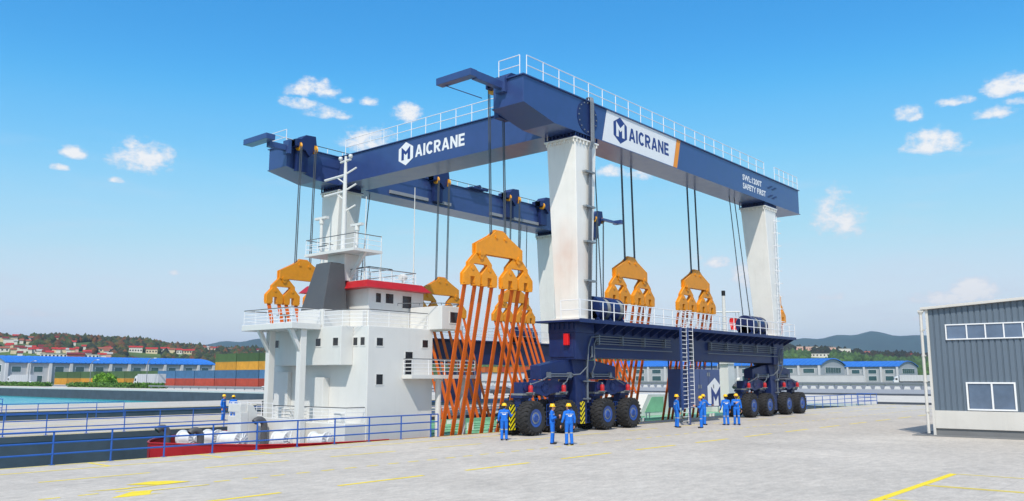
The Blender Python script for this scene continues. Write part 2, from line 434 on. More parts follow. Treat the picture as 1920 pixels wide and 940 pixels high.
for (x0,x1,y0,y1) in [(146,7000,-7000,7000), (-7000,146,-7000,-60), (-7000,-40,-60,7000), (-40,146,700,7000)]:
    m.poly([(x0,y0,-.02),(x1,y0,-.02),(x1,y1,-.02),(x0,y1,-.02)])
struct('ground', m, M['earth'])
# quay walls (vertical faces with a pale coping)
def qwall(y, face, x0=-40, x1=XE):
    m = MB(); d = .5*face
    m.box(x0, x1, min(y, y-d), max(y, y-d), -7, -.30)
    struct('quay_wall', m, M['quaywall'])
    m = MB(); m.box(x0, x1, min(y+.03*face, y-d), max(y+.03*face, y-d), -.30, -.004)
    struct('quay_coping', m, M['quaywall'])
qwall(B1[0], 1); qwall(B1[1], -1); qwall(B2[0], 1); qwall(B2[1], -1); qwall(PY, 1)
m = MB(); m.box(XE, XE+.6, B1[0], 700, -7, -.3); struct('quay_wall', m, M['quaywall'])
m = MB(); m.box(XE-.04, XE+.6, B1[0], 700, -.3, -.004); struct('quay_coping', m, M['concrete_w'])
m = MB(); m.box(XE,XE+.25,-60,B1[0]-.002,0,.24); struct('kerb', m, M['quaywall'])
# water
wm = bpy.data.materials.new('harbour water'); wm.use_nodes = True
nt = wm.node_tree; N = nt.nodes; L = nt.links; b = N['Principled BSDF']
b.inputs['Base Color'].default_value = lin((30, 172, 180)); b.inputs['Roughness'].default_value = .18; b.inputs['Specular IOR Level'].default_value = .35
tc = N.new('ShaderNodeTexCoord'); nz = N.new('ShaderNodeTexNoise'); nz.inputs['Scale'].default_value = .55; nz.inputs['Detail'].default_value = 6
L.new(tc.outputs['Object'], nz.inputs['Vector'])
bp = N.new('ShaderNodeBump'); bp.inputs['Strength'].default_value = .7; bp.inputs['Distance'].default_value = .25
L.new(nz.outputs['Fac'], bp.inputs['Height']); L.new(bp.outputs['Normal'], b.inputs['Normal'])
m = MB()
for y0, y1 in ((B1[0], B1[1]), (B2[0], B2[1]), (PY, 700)):
    m.poly([(-40,y0,-2.6),(XE,y0,-2.6),(XE,y1,-2.6),(-40,y1,-2.6)])
struct('water', m, wm)

# painted markings
Z = .004
def mark(rects, z=Z):
    m = MB()
    for (x0,x1,y0,y1) in rects: m.poly([(x0,y0,z),(x1,y0,z),(x1,y1,z),(x0,y1,z)])
    return struct('road_marking', m, M['yline'])
ls = []
def hl(y, x0, x1, wd=.10): ls.append((x0, x1, y-wd*.65, y+wd*.65))
hl(30.33, -20, XE, .09); hl(28.65, -20, XE)
for k in range(-3, 20): hl(25.77, 9.9+5.03*k, 13.1+5.03*k, .10)
for k in range(-20, 90):
    if not 3 <= k <= 4: hl(22.17, 8.55+.92*k, 9.04+.92*k, .09)
for k in range(-3, 22): hl(18.82, 9.87+5.0*k, 13.04+5.0*k, .13)
for k in range(0, 18): hl(14.6, 62+5*k, 65.2+5*k, .14)
for x in (17.3, 19.38, 13.2): ls.append((x-.07, x+.07, 28.71, 30.27))
for y in (46.5, 48.2, 63.4, 61.6, 79.7, 81.3): hl(y, -20, XE, .12)
for k in range(-4, 20):
    hl(51.2, 9.9+5.03*k, 13.1+5.03*k, .14); hl(54.7, 11+5*k, 14+5*k, .14); hl(58.6, 9+5*k, 12.4+5*k, .14)
mark(ls)
ls = []
hl(6.85, 19, 28.8, .17)
for x, ww in ((28.76, .05), (25.36, .045), (25.20, .045), (21.8, .09)): ls.append((x-ww, x+ww, -9, 6.76))
mark(ls)
# two painted lane arrows, head to tail
m = MB()
def arrow(xt, y, d, L1=1.9, wd=.10):
    m.poly([(xt, y, Z), (xt-d*.75, y+.72, Z), (xt-d*1.55, y+.78, Z), (xt-d*1.2, y, Z)] if d > 0 else [(xt, y, Z), (xt-d*1.2, y, Z), (xt-d*1.55, y+.78, Z), (xt-d*.75, y+.72, Z)])
Z = .010
m.poly([(11.2,23.34,Z),(11.85,22.62,Z),(12.76,22.72,Z),(12.45,23.32,Z),(12.0,23.58,Z)])
Z = .007
m.poly([(9.86,22.76,Z),(10.84,22.48,Z),(11.0,22.58,Z),(12.2,22.66,Z),(12.2,22.74,Z),(10.9,22.7,Z)])
Z = .004
m.poly([(9.8,21.12,Z),(10.17,21.04,Z),(11.13,21.03,Z),(10.78,21.14,Z),(11.0,21.5,Z),(11.2,21.8,Z),(10.7,21.92,Z)])
Z = .007
m.poly([(11.05,21.66,Z),(12.72,21.64,Z),(12.72,21.74,Z),(11.12,21.76,Z)])
struct('road_marking', m, M['yline'])

# ------------------------------------------------------------------ blue quay railings
def guard(label, pts, h=1.1, cat='railing', every=2.0, rr=.03, group='blue tube railings along the quays'):
    p0 = Vector(pts[0])
    t = thing('guard_rail', label, cat, tuple(p0), 0, group)
    P = [Vector(p) for p in pts]
    for k in range(3):
        q = MB(); z = h*(k+1)/3
        q.tube([p+Vector((0,0,z)) for p in P], rr, 8)
        q.build('rail', M['rail_b'], t, smooth=False)
    pm = MB(); pm.cyl((0,0,0), (0,0,h-.03), .9*rr+.006, n=8); pm.box(-.08,.08,-.08,.08,0,.015)
    first = None; cnt = 0
    for i in range(len(P)-1):
        Ls = (P[i+1]-P[i]).length; c = max(1, round(Ls/every))
        for j in range(c + (1 if i == len(P)-2 else 0)):
            p = P[i].lerp(P[i+1], j/c) - p0
            if cnt >= 99: break
            if first is None:
                first = pm.build('post', M['rail_b']); first.parent = t; first.location = p
            else: dup(first, t, p)
            cnt += 1
    return t
guard('blue railing in front of the red ship hull, nearest the camera', [(2.3,30.42,0),(29.6,30.42,0),(30.1,30.42,0)], every=1.95)
guard('blue railing on the far side of the ship basin, behind the white winches', [(0,46.45,0),(60,46.45,0)], rr=.026)
guard('blue railing along the near side of the second dark slip, ending at the left', [(4,63.6,0),(30.0,63.6,0)], rr=.026)
guard('short blue railing beyond the second slip, next to the turquoise water', [(5,79.6,0),(27.2,79.6,0)])
guard('blue railing with many posts past the rear wheels of the crane', [(75.5,30.4,0),(97.6,30.4,0),(97.6,32.5,0)], h=1.15)

# ------------------------------------------------------------------ lettering
def text_into(m, s, P0, U, V, wd, ht, off=.022, nrm=None, lift=.006, depth=.01):
    """lay the string s, wd wide and ht high (capital height), on the plane P0 + u U + v V"""
    cu = bpy.data.curves.new('t', 'FONT'); cu.body = s; cu.offset = off; cu.space_character = 1.05
    cu.resolution_u = 3
    o = bpy.data.objects.new('t', cu); COL.objects.link(o)
    dg = bpy.context.evaluated_depsgraph_get(); e = o.evaluated_get(dg); me = e.to_mesh()
    vs = [v.co.copy() for v in me.vertices]; fs = [tuple(p.vertices) for p in me.polygons]
    e.to_mesh_clear(); bpy.data.objects.remove(o); bpy.data.curves.remove(cu)
    x0 = min(v.x for v in vs); x1 = max(v.x for v in vs); y0 = min(v.y for v in vs); y1 = max(v.y for v in vs)
    U = Vector(U); V = Vector(V); n = Vector(nrm); P0 = Vector(P0)
    m.add([P0 + U*((v.x-x0)/(x1-x0)*wd) + V*((v.y-y0)/(y1-y0)*ht) + n*lift for v in vs], fs)

def flat(m, pts, P0, U, V, nrm, lift):
    U = Vector(U); V = Vector(V); n = Vector(nrm); P0 = Vector(P0)
    m.add([P0 + U*a + V*b + n*lift for a, b in pts], [tuple(range(len(pts)))])

def ring(cx, cy, ro, so, ri, si, a0, a1, n=18):
    out = []
    for i in range(n):
        a, b = R(a0+(a1-a0)*i/n), R(a0+(a1-a0)*(i+1)/n)
        out.append([(cx+ro*math.cos(a),cy+so*math.sin(a)),(cx+ro*math.cos(b),cy+so*math.sin(b)),(cx+ri*math.cos(b),cy+si*math.sin(b)),(cx+ri*math.cos(a),cy+si*math.sin(a))])
    return out
bxx = lambda x0, x1, y0, y1: [(x0,y0),(x1,y0),(x1,y1),(x0,y1)]
GLYPH = {
 'A': (.86, [[(0,0),(.23,0),(.43,.70),(.31,1)], [(.31,1),(.43,.70),(.55,1)], [(.63,0),(.86,0),(.55,1),(.43,.70)], [(.287,.2),(.573,.2),(.521,.38),(.339,.38)]]),
 'I': (.23, [bxx(0,.23,0,1)]),
 'C': (.80, ring(.42,.5,.42,.52,.19,.31,40,320)),
 'R': (.78, [bxx(0,.23,0,1), bxx(.23,.42,.80,1), bxx(.23,.42,.38,.57), [(.27,.379),(.50,.379),(.78,0),(.52,0)]] + ring(.42,.69,.33,.31,.11,.115,-90,90)),
 'N': (.80, [bxx(0,.22,0,1), bxx(.58,.80,0,1), [(.22,1),(.22,.60),(.58,0),(.58,.40)]]),
 'E': (.66, [bxx(0,.23,0,1), bxx(.23,.66,0,.2), bxx(.23,.61,.41,.6), bxx(.23,.66,.8,1)])}
def block_text(m, s, P0, U, V, wd, ht, nrm, lift):
    tot = sum(GLYPH[c][0] for c in s) + .1*(len(s)-1); x = 0
    for c in s:
        for q in GLYPH[c][1]: flat(m, [((x+a)/tot*wd, b*ht) for a, b in q], P0, U, V, nrm, lift)
        x += GLYPH[c][0] + .1
HEX = [(0,1),(.9,.5),(.9,-.5),(0,-1),(-.9,-.5),(-.9,.5)]
EMB = [(-.55,-.52),(-.55,.62),(0,.18),(.55,.62),(.55,-.52),(.23,-.52),(.23,.06),(0,-.12),(-.23,.06),(-.23,-.52)]

# ------------------------------------------------------------------ the boat hoist
HX = (37.9, 63.6)      # leg positions along the basin
YN = 27.0; YF = 50.05  # outer faces of the two main girders
CY = 38.525            # centre line
hoist = thing('gantry_crane', 'huge navy and white gantry crane on rubber tyres straddling the white ship', 'gantry crane', (51, CY, 0))
def mir(y, far): return 2*CY - y if far else y
ZB, ZT = 16.62, 18.68
GW = 2.1
def mb_y(far):
    """a mesh builder whose y is mirrored for the far side"""
    return MB()
def mirror(m, far):
    if far: m.v = [(x, 2*CY-y, z) for x, y, z in m.v]
    return m
gird = {}
for far in (False, True):
    m = MB()
    prof = [(32.65,17.15),(35.25,ZB),(69.4,ZB),(69.4,ZT-.06),(32.65,ZT-.06)]
    m.prism(prof, 'y', YN, YN+GW)
    g = mirror(m, far).build('main_girder', M['navy'], hoist, bevel=.02); gird[far] = g
    m = MB(); m.box(32.55,69.5,YN-.09,YN+GW+.09,ZT-.058,ZT); mirror(m, far).build('flange', M['navy'], g)
    m = MB()
    m.prism([(32.6,17.13),(35.25,ZB-.045),(69.5,ZB-.045),(69.5,ZB-.003),(35.26,ZB-.003),(32.6,17.165)], 'y', YN-.07, YN+GW+.07)
    mirror(m, far).build('flange', M['navy'], g)
    # walkway handrail: on the outer edge, open over the rear leg
    if not far:
        a = rail_mb([(32.7,YN+1.75,ZT),(32.7,YN+.28,ZT)], 1.1, 2, .026, 1.2); b = rail_mb([(32.95,YN+.02,ZT),(62.6,YN+.02,ZT)], 1.1, 2, .026, 1.42); c = rail_mb([(64.6,YN+.02,ZT),(69.3,YN+.02,ZT)], 1.1, 2, .026, 1.0)
    else:
        a = rail_mb([(32.7,YN+1.9,ZT),(32.7,YN+.1,ZT),(36.6,YN+.02,ZT)], 1.1, 2, .026, 1.3); b = rail_mb([(37.6,YN+.02,ZT),(62.6,YN+.02,ZT)], 1.1, 2, .026, 1.42); c = rail_mb([(63.6,YN+.02,ZT),(69.3,YN+.02,ZT)], 1.1, 2, .026, 1.3)
    for q in (a, b, c): mirror(q, far).build('handrail', M['rail_w'], g)
g = gird[False]
# sign panel on the near girder
y = YN
m = MB(); m.prism([(39.9,ZB+.02),(40.42,ZT-.07),(48.68,ZT-.07),(48.12,ZB+.02)], 'y', YN-.012, YN-.002); sp = m.build('sign_panel', M['logo_w'], g)
m = MB(); m.prism([(48.16,ZB+.02),(48.72,ZT-.07),(49.2,ZT-.07),(48.64,ZB+.02)], 'y', YN-.012, YN-.002); m.build('orange_stripe', M['logo_o'], g)
EX, EZ = (1,0,0), (0,0,1); NY = (0,-1,0)
m = MB(); flat(m, [(x*.82, z*.82) for x, z in HEX], (41.83,YN,17.66), EX, EZ, NY, .017)
block_text(m, 'AICRANE', (42.78,YN,17.24), EX, EZ, 4.8, .84, NY, .017)
m.build('lettering', M['logo_n'], sp)
m = MB(); flat(m, [(x*.82, z*.82) for x, z in EMB], (41.83,YN,17.66), EX, EZ, NY, .022); m.build('emblem', M['logo_w'], sp)
m = MB()
text_into(m, 'SWL:1200T', (58.6,YN,17.66), EX, EZ, 3.4, .46, .035, NY, .006)
text_into(m, 'SAFETY FIRST', (58.6,YN,17.0), EX, EZ, 4.1, .46, .035, NY, .006)
m.build('lettering', M['logo_w'], g)
m = MB()
for z in (17.78, 17.06):
    for dx in (0, .8): m.prism([(63.0+dx,z),(63.35+dx,z),(64.1+dx,z+.3),(63.75+dx,z+.3)], 'y', YN-.03, YN-.002)
m.build('grab_bar', M['navy2'], g)
# bolted circular cover over the near-left leg, cable loop
m = MB(); m.lathe([(.98,-.03),(.98,0)], (38.4,YN,17.66), 'y', 40)
cv = m.build('round_cover', M['navy2'], g)
m = MB()
for i in range(16):
    a = 2*math.pi*i/16; m.cyl((38.4+.86*math.cos(a),YN-.03,17.66+.86*math.sin(a)), (38.4+.86*math.cos(a),YN-.07,17.66+.86*math.sin(a)), .04, n=6)
m.build('bolt', M['grey'], cv)
m = MB()
for dx in (-.12, 0, .12):
    m.tube([(38.72+dx,YN+.3,ZT+.05),(38.72+dx,YN+.12,ZT+.22),(38.72+dx,YN-.1,ZT+.2),(38.72+dx,YN-.14,ZT-.1),(38.72+dx,YN-.14,16.3),(38.5+dx*.8,YN-.12,15.8),(38.1+dx*.7,YN-.2,6.1)], .05, 8)
m.build('cable_loop', M['pipe'], g, smooth=True)
# cross girder
m = MB(); m.prism([(37.1,ZB),(39.4,ZB),(39.4,ZT-.06),(37.1,ZT-.06)], 'y', YN+GW+.02, 2*CY-(YN+GW+.02))
cg = m.build('cross_girder', M['navy'], hoist, bevel=.02)
m = MB(); m.box(37.0,39.5,YN+GW+.1,2*CY-YN-GW-.1,ZT-.058,ZT-.004); m.build('flange', M['navy'], cg); m = MB(); m.box(37.02,39.48,YN+GW+.08,2*CY-YN-GW-.08,ZB-.04,ZB-.003); m.build('flange', M['navy'], cg)
rail_mb([(37.05,29.3,ZT),(37.05,47.2,ZT)], 1.1, 2, .026, 1.35).build('handrail', M['rail_w'], cg)
NX = (-1,0,0); EYm = (0,-1,0)
m = MB(); flat(m, [(x*.78, z*.8) for x, z in HEX], (37.1,40.86,17.68), EYm, EZ, NX, .008)
block_text(m, 'AICRANE', (37.1,39.95,17.28), EYm, EZ, 4.5, .8, NX, .008)
m.build('lettering', M['logo_w'], cg)
m = MB(); flat(m, [(x*.78, z*.8) for x, z in EMB], (37.1,40.86,17.68), EYm, EZ, NX, .014); m.build('emblem', M['logo_n'], cg)

# legs: wider at the top
def stain_white():
    m = mat('white leg paint with rust smear', (236, 234, 228), .45, var=.05, scale=1.0, streak=.10)
    nt = m.node_tree; N = nt.nodes; L = nt.links; b = N['Principled BSDF']; src = b.inputs['Base Color'].links[0].from_socket
    tc = N.new('ShaderNodeTexCoord'); mp = N.new('ShaderNodeMapping')
    mp.inputs['Location'].default_value = (0, .58, -.55); mp.inputs['Scale'].default_value = (.3, .75, .38)
    # object space of the leg mesh is relative to the crane base (51, 38.5, 0): smear at y 27.8, z 9.6
    mp.vector_type = 'POINT'; mp.inputs['Location'].default_value = (0, 10.72*.75, -9.5*.38)
    gr = N.new('ShaderNodeTexGradient'); gr.gradient_type = 'SPHERICAL'
    L.new(tc.outputs['Object'], mp.inputs['Vector'])
    nz = N.new('ShaderNodeTexNoise'); nz.inputs['Scale'].default_value = .9; L.new(tc.outputs['Object'], nz.inputs['Vector'])
    sp = N.new('ShaderNodeSeparateXYZ'); L.new(mp.outputs['Vector'], sp.inputs['Vector'])
    cb = N.new('ShaderNodeCombineXYZ'); L.new(sp.outputs['Y'], cb.inputs['Y']); L.new(sp.outputs['Z'], cb.inputs['Z'])
    L.new(cb.outputs['Vector'], gr.inputs['Vector'])
    r = N.new('ShaderNodeMapRange'); r.inputs['From Max'].default_value = .7; r.inputs['To Max'].default_value = .55
    L.new(gr.outputs['Fac'], r.inputs['Value'])
    mu = N.new('ShaderNodeMath'); mu.operation = 'MULTIPLY'; L.new(r.outputs['Result'], mu.inputs[0]); L.new(nz.outputs['Fac'], mu.inputs[1])
    x = N.new('ShaderNodeMix'); x.data_type = 'RGBA'; x.inputs['B'].default_value = lin((206, 150, 120))
    L.new(mu.outputs[0], x.inputs['Factor']); L.new(src, x.inputs['A']); L.new(x.outputs['Result'], b.inputs['Base Color'])
    return m
M['legstain'] = stain_white()
for far in (False, True):
    for k, hx in enumerate(HX):
        xt = (37.25, 39.3) if k == 0 else (62.45, 64.5)
        xb = (37.3, 38.5) if k == 0 else (63.2, 64.4)
        m = MB(); m.frustum((xb[0],xb[1],YN-.02,YN+1.55), 6.12, (xt[0],xt[1],YN+.03,YN+2.05), 16.2)
        lg = mirror(m, far).build('leg', M['legstain'] if (k == 0 and not far) else M['white'], hoist, bevel=.03)
        m = MB(); m.box(xt[0]-.12,xt[1]+.12,YN-.08,YN+2.16,16.202,16.28); mirror(m, far).build('flange', M['white'], lg); m = MB(); m.box(xb[0]-.14,xb[1]+.14,YN-.15,YN+1.7,6.0,6.118); mirror(m, far).build('flange', M['white'], lg); m = MB()
        n = 7
        for i in range(n):
            x = xt[0]+.06+(xt[1]-xt[0]-.12)*i/(n-1); m.box(x-.03,x+.03,YN-.07,YN+.02,16.0,16.198)
            mirror(m, far).build('stiffener', M['white'], lg); m = MB()
            yy = YN+.1+(1.9)*i/(n-1); m.box(xt[0]-.1,xt[0]-.01,yy-.03,yy+.03,16.0,16.198)
            mirror(m, far).build('stiffener', M['white'], lg); m = MB()
        m = MB(); m.box(xt[0]-.1,xt[1]+.1,YN+.0,YN+2.12,16.283,16.36); m.box(xt[0]+.04,xt[1]-.04,YN+.08,YN+2.0,16.362,ZB-.05)
        for i in range(9):
            x = xt[0]-.05+(xt[1]-xt[0]+.1)*i/8; m.box(x-.03,x+.03,YN-.02,YN+.06,16.362,16.56)
            yy = YN+.0+2.1*i/8; m.box(xt[0]-.08,xt[0]+.02,yy-.03,yy+.03,16.362,16.56)
        mirror(m, far).build('leg_head', M['navy2'], lg)
        if k == 0:
            for z in (8.2, 10.4, 12.4, 14.4):
                m = MB(); m.box(37.85,38.75,YN-.26,YN-.02,z-.05,z+.05); mirror(m, far).build('pipe_clamp', M['grey'], lg)
        else:
            m = MB()
            for i in range(26):
                z = 6.5+i*.36; f = (z-6.12)/10.1; xr = xb[1]+(xt[1]-xb[1])*f; m.cyl((xr-.85,YN-.2,z),(xr-.4,YN-.2,z),.016,n=6)
            for q in (-.85,-.4): m.tube([(xb[1]+q,YN-.2,6.1),(xt[1]+q,YN-.2,15.6)],.022,6)
            for i in range(9):
                z = 7.2+i*1.0; f = (z-6.12)/10.1; xr = xb[1]+(xt[1]-xb[1])*f
                m.tube([(xr-.95,YN-.1,z),(xr-.95,YN-.5,z),(xr-.35,YN-.5,z),(xr-.35,YN-.1,z)],.018,6)
            mirror(m, far).build('ladder', M['rail_w'], lg)

# sill beams with deck, brackets, conduits, handrails
DZ = 5.96
for far in (False, True):
    m = MB(); m.box(36.95,64.6,YN+.1,YN+1.75,3.98,5.86)
    sb = mirror(m, far).build('sill_beam', M['navy2'], hoist, bevel=.02)
    m = MB(); m.box(36.3,65.3,YN-.82,YN+2.2,5.862,DZ); m.box(36.28,65.32,YN-.84,YN-.825,5.8,DZ+.04)
    mirror(m, far).build('deck', M['navy2'], sb)
    for i in range(27):
        m = MB(); x = 38.9+i*1.0; m.prism([(YN+.098,5.86),(YN-.8,5.86),(YN-.8,5.78),(YN+.098,5.3)], 'x', x-.03, x+.03)
        mirror(m, far).build('gusset', M['navy2'], sb)
    for x0, x1 in ((38.9,47.0),(52.2,63.2)):
        m = MB()
        for z in (5.18,5.04,4.90,4.76): m.cyl((x0,YN-.08,z),(x1,YN-.08,z),.03,n=8)
        m.cyl((x0-.2,YN-.06,4.5),(x1+.2,YN-.06,4.5),.035,n=8)
        x = x0+.2
        while x < x1: m.box(x-.05,x+.05,YN-.14,YN+.098,4.7,5.25); x += 2.4
        mirror(m, far).build('conduit', M['pipe'], sb)
    a = rail_mb([(36.4,YN+.5,DZ),(36.4,YN-.78,DZ),(47.2,YN-.78,DZ)], 1.05, 2, .028, 1.05); b = rail_mb([(48.2,YN-.78,DZ),(65.2,YN-.78,DZ),(65.2,YN+2.1,DZ)], 1.05, 2, .028, 1.05); c = rail_mb([(39.5,YN+2.12,DZ),(62.2,YN+2.12,DZ)], 1.05, 2, .026, 1.5)
    for q in (a, b, c): mirror(q, far).build('handrail', M['rail_w'], sb)

# columns, equalisers, wheel units
def lug_tyre():
    m = MB(); Rr = .875; W = .36
    prof = [(.42,-W+.06),(.52,-W),(.68,-W-.02),(.80,-W+.05),(.835,-W+.12),(.835,W-.12),(.80,W-.05),(.68,W+.02),(.52,W),(.42,W-.06)]
    m.lathe(prof, (0,0,0), 'y', 44)
    n = 22
    for s in (-1, 1):
        for i in range(n):
            a = 2*math.pi*(i+(.5 if s > 0 else 0))/n
            def pt(r, da, y): return (r*math.cos(a+da), y, r*math.sin(a+da))
            lo = [pt(.80,-.055,s*(W+.0)), pt(.80,.055,s*(W+.0)), pt(.82,.055+.16,s*.02), pt(.82,-.055+.16,s*.02)]
            hi = [pt(.845,-.04,s*(W-.03)), pt(.845,.04,s*(W-.03)), pt(.877,.045+.16,s*.02), pt(.877,-.045+.16,s*.02)]
            m.hexa(lo, hi)
            lo = [pt(.72,-.045,s*(W-.0)), pt(.72,.045,s*(W-.0)), pt(.835,.06,s*(W-.08)), pt(.835,-.06,s*(W-.08))]
            hi = [pt(.735,-.03,s*(W+.035)), pt(.735,.03,s*(W+.035)), pt(.86,.045,s*(W-.01)), pt(.86,-.045,s*(W-.01))]
            m.hexa(lo, hi)
    return m
def rim_mb():
    m = MB()
    m.lathe([(.425,-.30),(.45,-.335),(.415,-.335),(.37,-.31),(.24,-.30),(.22,-.31),(.18,-.36),(.10,-.38),(0.0,-.38)], (0,0,0), 'y', 32)
    m.lathe([(.425,-.30),(.425,.28),(.3,.2),(.0,.18)], (0,0,0), 'y', 32)
    for i in range(10):
        a = 2*math.pi*i/10; m.cyl((.125*math.cos(a),-.375,.125*math.sin(a)),(.125*math.cos(a),-.405,.125*math.sin(a)),.018,n=6)
    return m
tyre_proto = None
def wheel(px, py, out):
    global tyre_proto
    loc = Vector((px-51, py-CY, .875))
    if tyre_proto is None:
        tyre_proto = lug_tyre().build('wheel', M['rubber'], auto=35)
        tyre_proto.parent = hoist; tyre_proto.location = loc
        r = rim_mb().build('rim', M['hub'], auto=35); r.parent = tyre_proto
        o = tyre_proto
        q = MB(); q.lathe([(.3,-.335),(.32,-.345),(.34,-.335)], (0,0,0), 'y', 32); 
        h = MB(); h.lathe([(.26,-.315),(.28,-.325),(.29,-.315)], (0,0,0), 'y', 28)
        rr = h.build('hub_ring', M['grey']); rr.parent = tyre_proto
    else:
        o = dup(tyre_proto, hoist, loc)
    o.rotation_euler = (0, random.uniform(0, 6), 0 if out < 0 else math.pi)
    return o
OFF = (-4.45, -1.65, 1.97, 4.62)
hz = None
def hazard(x0, x1, y0, y1, z0, z1, parent, face='x'):
    """panel with slanted stripes: black board, yellow bars proud of it"""
    m = MB(); m.m = 0; m.box(x0, x1, y0, y1, z0, z1)
    m.m = 1
    t = .004
    def clipbars(u0, u1):
        W = u1-u0; H = z1-z0; st = .26
        c = -W
        while c < H:
            # bar: v between c+u and c+u+st/2 , clipped to the panel
            pts = []
            poly = [(0,c),(W,c+W),(W,c+W+st*.52),(0,c+st*.52)]
            def clip(p, f):
                out = []
                for i in range(len(p)):
                    a, b = p[i], p[(i+1)%len(p)]
                    fa, fb = f(a), f(b)
                    if fa >= 0: out.append(a)
                    if fa*fb < 0:
                        tt = fa/(fa-fb); out.append((a[0]+(b[0]-a[0])*tt, a[1]+(b[1]-a[1])*tt))
                return out
            poly = clip(poly, lambda p: p[1]); poly = clip(poly, lambda p: H-p[1]) if poly else poly
            if len(poly) >= 3: yield [(u0+u, z0+v) for u, v in poly]
            c += st
    for pl in clipbars(x0, x1): m.add([(u, y0-t, v) for u, v in pl], [tuple(range(len(pl)))])
    for pl in clipbars(y0, y1): m.add([(x0-t, u, v) for u, v in pl], [tuple(range(len(pl)))])
    return m
for far in (False, True):
    for k, hx in enumerate(HX):
        c = 38.1 if k == 0 else 63.5
        YC = YN+.98
        m = MB()
        # head under the leg
        x0, x1 = (36.95, 38.7) if k == 0 else (62.75, 64.6)
        m.frustum((x0+.05,x1-.05,YN+.0,YN+1.7), 3.86, (x0-.0,x1,YN-.06,YN+1.78), 5.3)
        m.box(x0-.02,x1+.02,YN-.062,YN+1.79,5.302,5.86)
        m.box(x0-.12,x1+.12,YN-.16,YN+1.86,5.862,5.998)
        for i in range(6): 
            yy = YN+.05+i*.32; m.box(x0-.1,x0-.025,yy-.025,yy+.025,5.5,5.86)
        col = mirror(m, far).build('column', M['navy2'], hoist, bevel=.015)
        m = MB(); m.prism([(c-.95,3.855),(c+.65,3.855),(c+.42,3.0),(c+.4,2.0),(c+.4,.42),(c-.6,.42),(c-.6,2.2),(c-.7,3.0)], 'y', YN+.36, YN+1.4)
        mirror(m, far).build('pedestal', M['navy2'], col, bevel=.015)
        # main equaliser beam, one arm on each side of the pedestal
        eqs = {}
        for s in (-1, 1):
            m = MB(); a = c+s*.72; b = c+s*3.5
            m.prism([(a,2.78),(b,2.80),(b,3.52),(c+s*1.45,3.84),(a,3.84)], 'y', YN+.5, YN+1.2)
            m.box(min(c+s*1.5,c+s*3.2),max(c+s*1.5,c+s*3.2),YN+.44,YN+.498,2.86,2.9)
            eqs[s] = mirror(m, far).build('equaliser_beam', M['navy2'], hoist, bevel=.02)
        eq = eqs[-1]
        for s in (-1, 1):
            i0, i1 = (OFF[0], OFF[1]) if s < 0 else (OFF[2], OFF[3])
            xa, xb2 = c+i0, c+i1
            xm = (xa+xb2)/2
            m = MB()
            m.prism([(xa-.42,2.66),(xa-.42,2.1),(xa+.48,2.1),(xm-.5,2.06),(xm-.2,1.95),(xm+.2,1.95),(xm+.5,2.06),(xb2-.42,2.1),(xb2+.5,2.1),(xb2+.5,2.6),(xb2+.05,2.62),(xm+.75,2.77),(xm-.6,2.77),(xa+.55,2.4),(xa+.3,2.66)], 'y', YN+.56, YN+1.14)
            m.lathe([(.3,-.03),(.3,.0)], (xm,YN+.56,2.42), 'y', 24)
            for q in range(10):
                a = 2*math.pi*q/10; m.cyl((xm+.21*math.cos(a),YN+.53,2.42+.21*math.sin(a)),(xm+.21*math.cos(a),YN+.50,2.42+.21*math.sin(a)),.028,n=6)
            m.lathe([(.2,-.05),(.2,.0)], (xa-.2,YN+.56,2.42), 'y', 20)
            mirror(m, far).build('bogie_beam', M['navy2'], eqs[s])
        m = MB(); yp = YN+.4
        for za, xs in ((3.08,(c-2.9,c-.8)),(2.96,(c-2.9,c-.8)),(3.08,(c+.9,c+2.9)),(2.96,(c+.9,c+2.9))):
            m.cyl((xs[0],yp,za),(xs[1],yp,za),.035,n=8)
        for x in (c-2.9,c-1.1,c+1.0,c+2.8): m.box(x-.1,x+.1,yp-.07,YN+.497,2.88,3.18)
        m.tube([(c-2.9,yp,2.98),(c-3.5,yp,2.75),(c-4.3,yp+.1,2.55)],.03,6); m.tube([(c-1.2,yp,2.94),(c-1.35,yp,2.7),(c-1.6,yp+.1,2.5)],.03,6)
        m.tube([(c+2.8,yp,3.0),(c+3.4,yp,2.8),(c+4.4,yp+.1,2.5)],.03,6)
        m.tube([(c-.8,yp,3.04),(c-.4,yp-.2,3.08),(c-.15,YN-.12,3.5),(c-.02,YN-.12,4.6),(c+.25,YN-.12,5.1),(c+.9,YN-.12,5.15)],.035,8)
        m.tube([(c+.9,yp,3.04),(c+.7,yp-.2,3.1),(c+.55,YN-.12,3.6),(c+.5,YN-.12,4.7),(c+.7,YN-.12,5.0),(c+.9,YN-.12,5.02)],.035,8)
        m.cyl((c+.3,YN+.22,1.55),(c+.3,YN+.22,3.9),.06,n=8); m.cyl((c+.3,YN-.1,4.0),(c+.3,YN-.1,4.6),.06,n=8); m.tube([(c+.3,YN+.22,3.85),(c+.3,YN-.1,4.05)],.06,8)
        for z in (1.75,2.7): m.box(c+.05,c+.5,YN+.14,YN+.355,z-.04,z+.04)
        mirror(m, far).build('hydraulic_pipe', M['pipe'], eq, smooth=False)
        for j, o_ in enumerate(OFF):
            xw = c+o_
            m = MB()
            m.box(xw-.32,xw+.34,YN+.78,YN+1.2,.62,2.0)
            m.box(xw-.45,xw+.45,YN+.6,YN+1.36,1.86,2.0)
            m.cyl((xw,YN+.1,.875),(xw,YN+1.85,.875),.14,n=12)
            un = mirror(m, far).build('wheel_fork', M['navy2'], hoist, bevel=.015)
            m = MB(); m.box(xw-.46,xw+.5,YN+.54,YN+1.3,2.002,2.098)
            for q in range(8): m.box(xw-.45+q*.11,xw-.4+q*.11,YN+.51,YN+.54,2.0,2.1)
            mirror(m, far).build('slewing_ring', M['grey'], un)
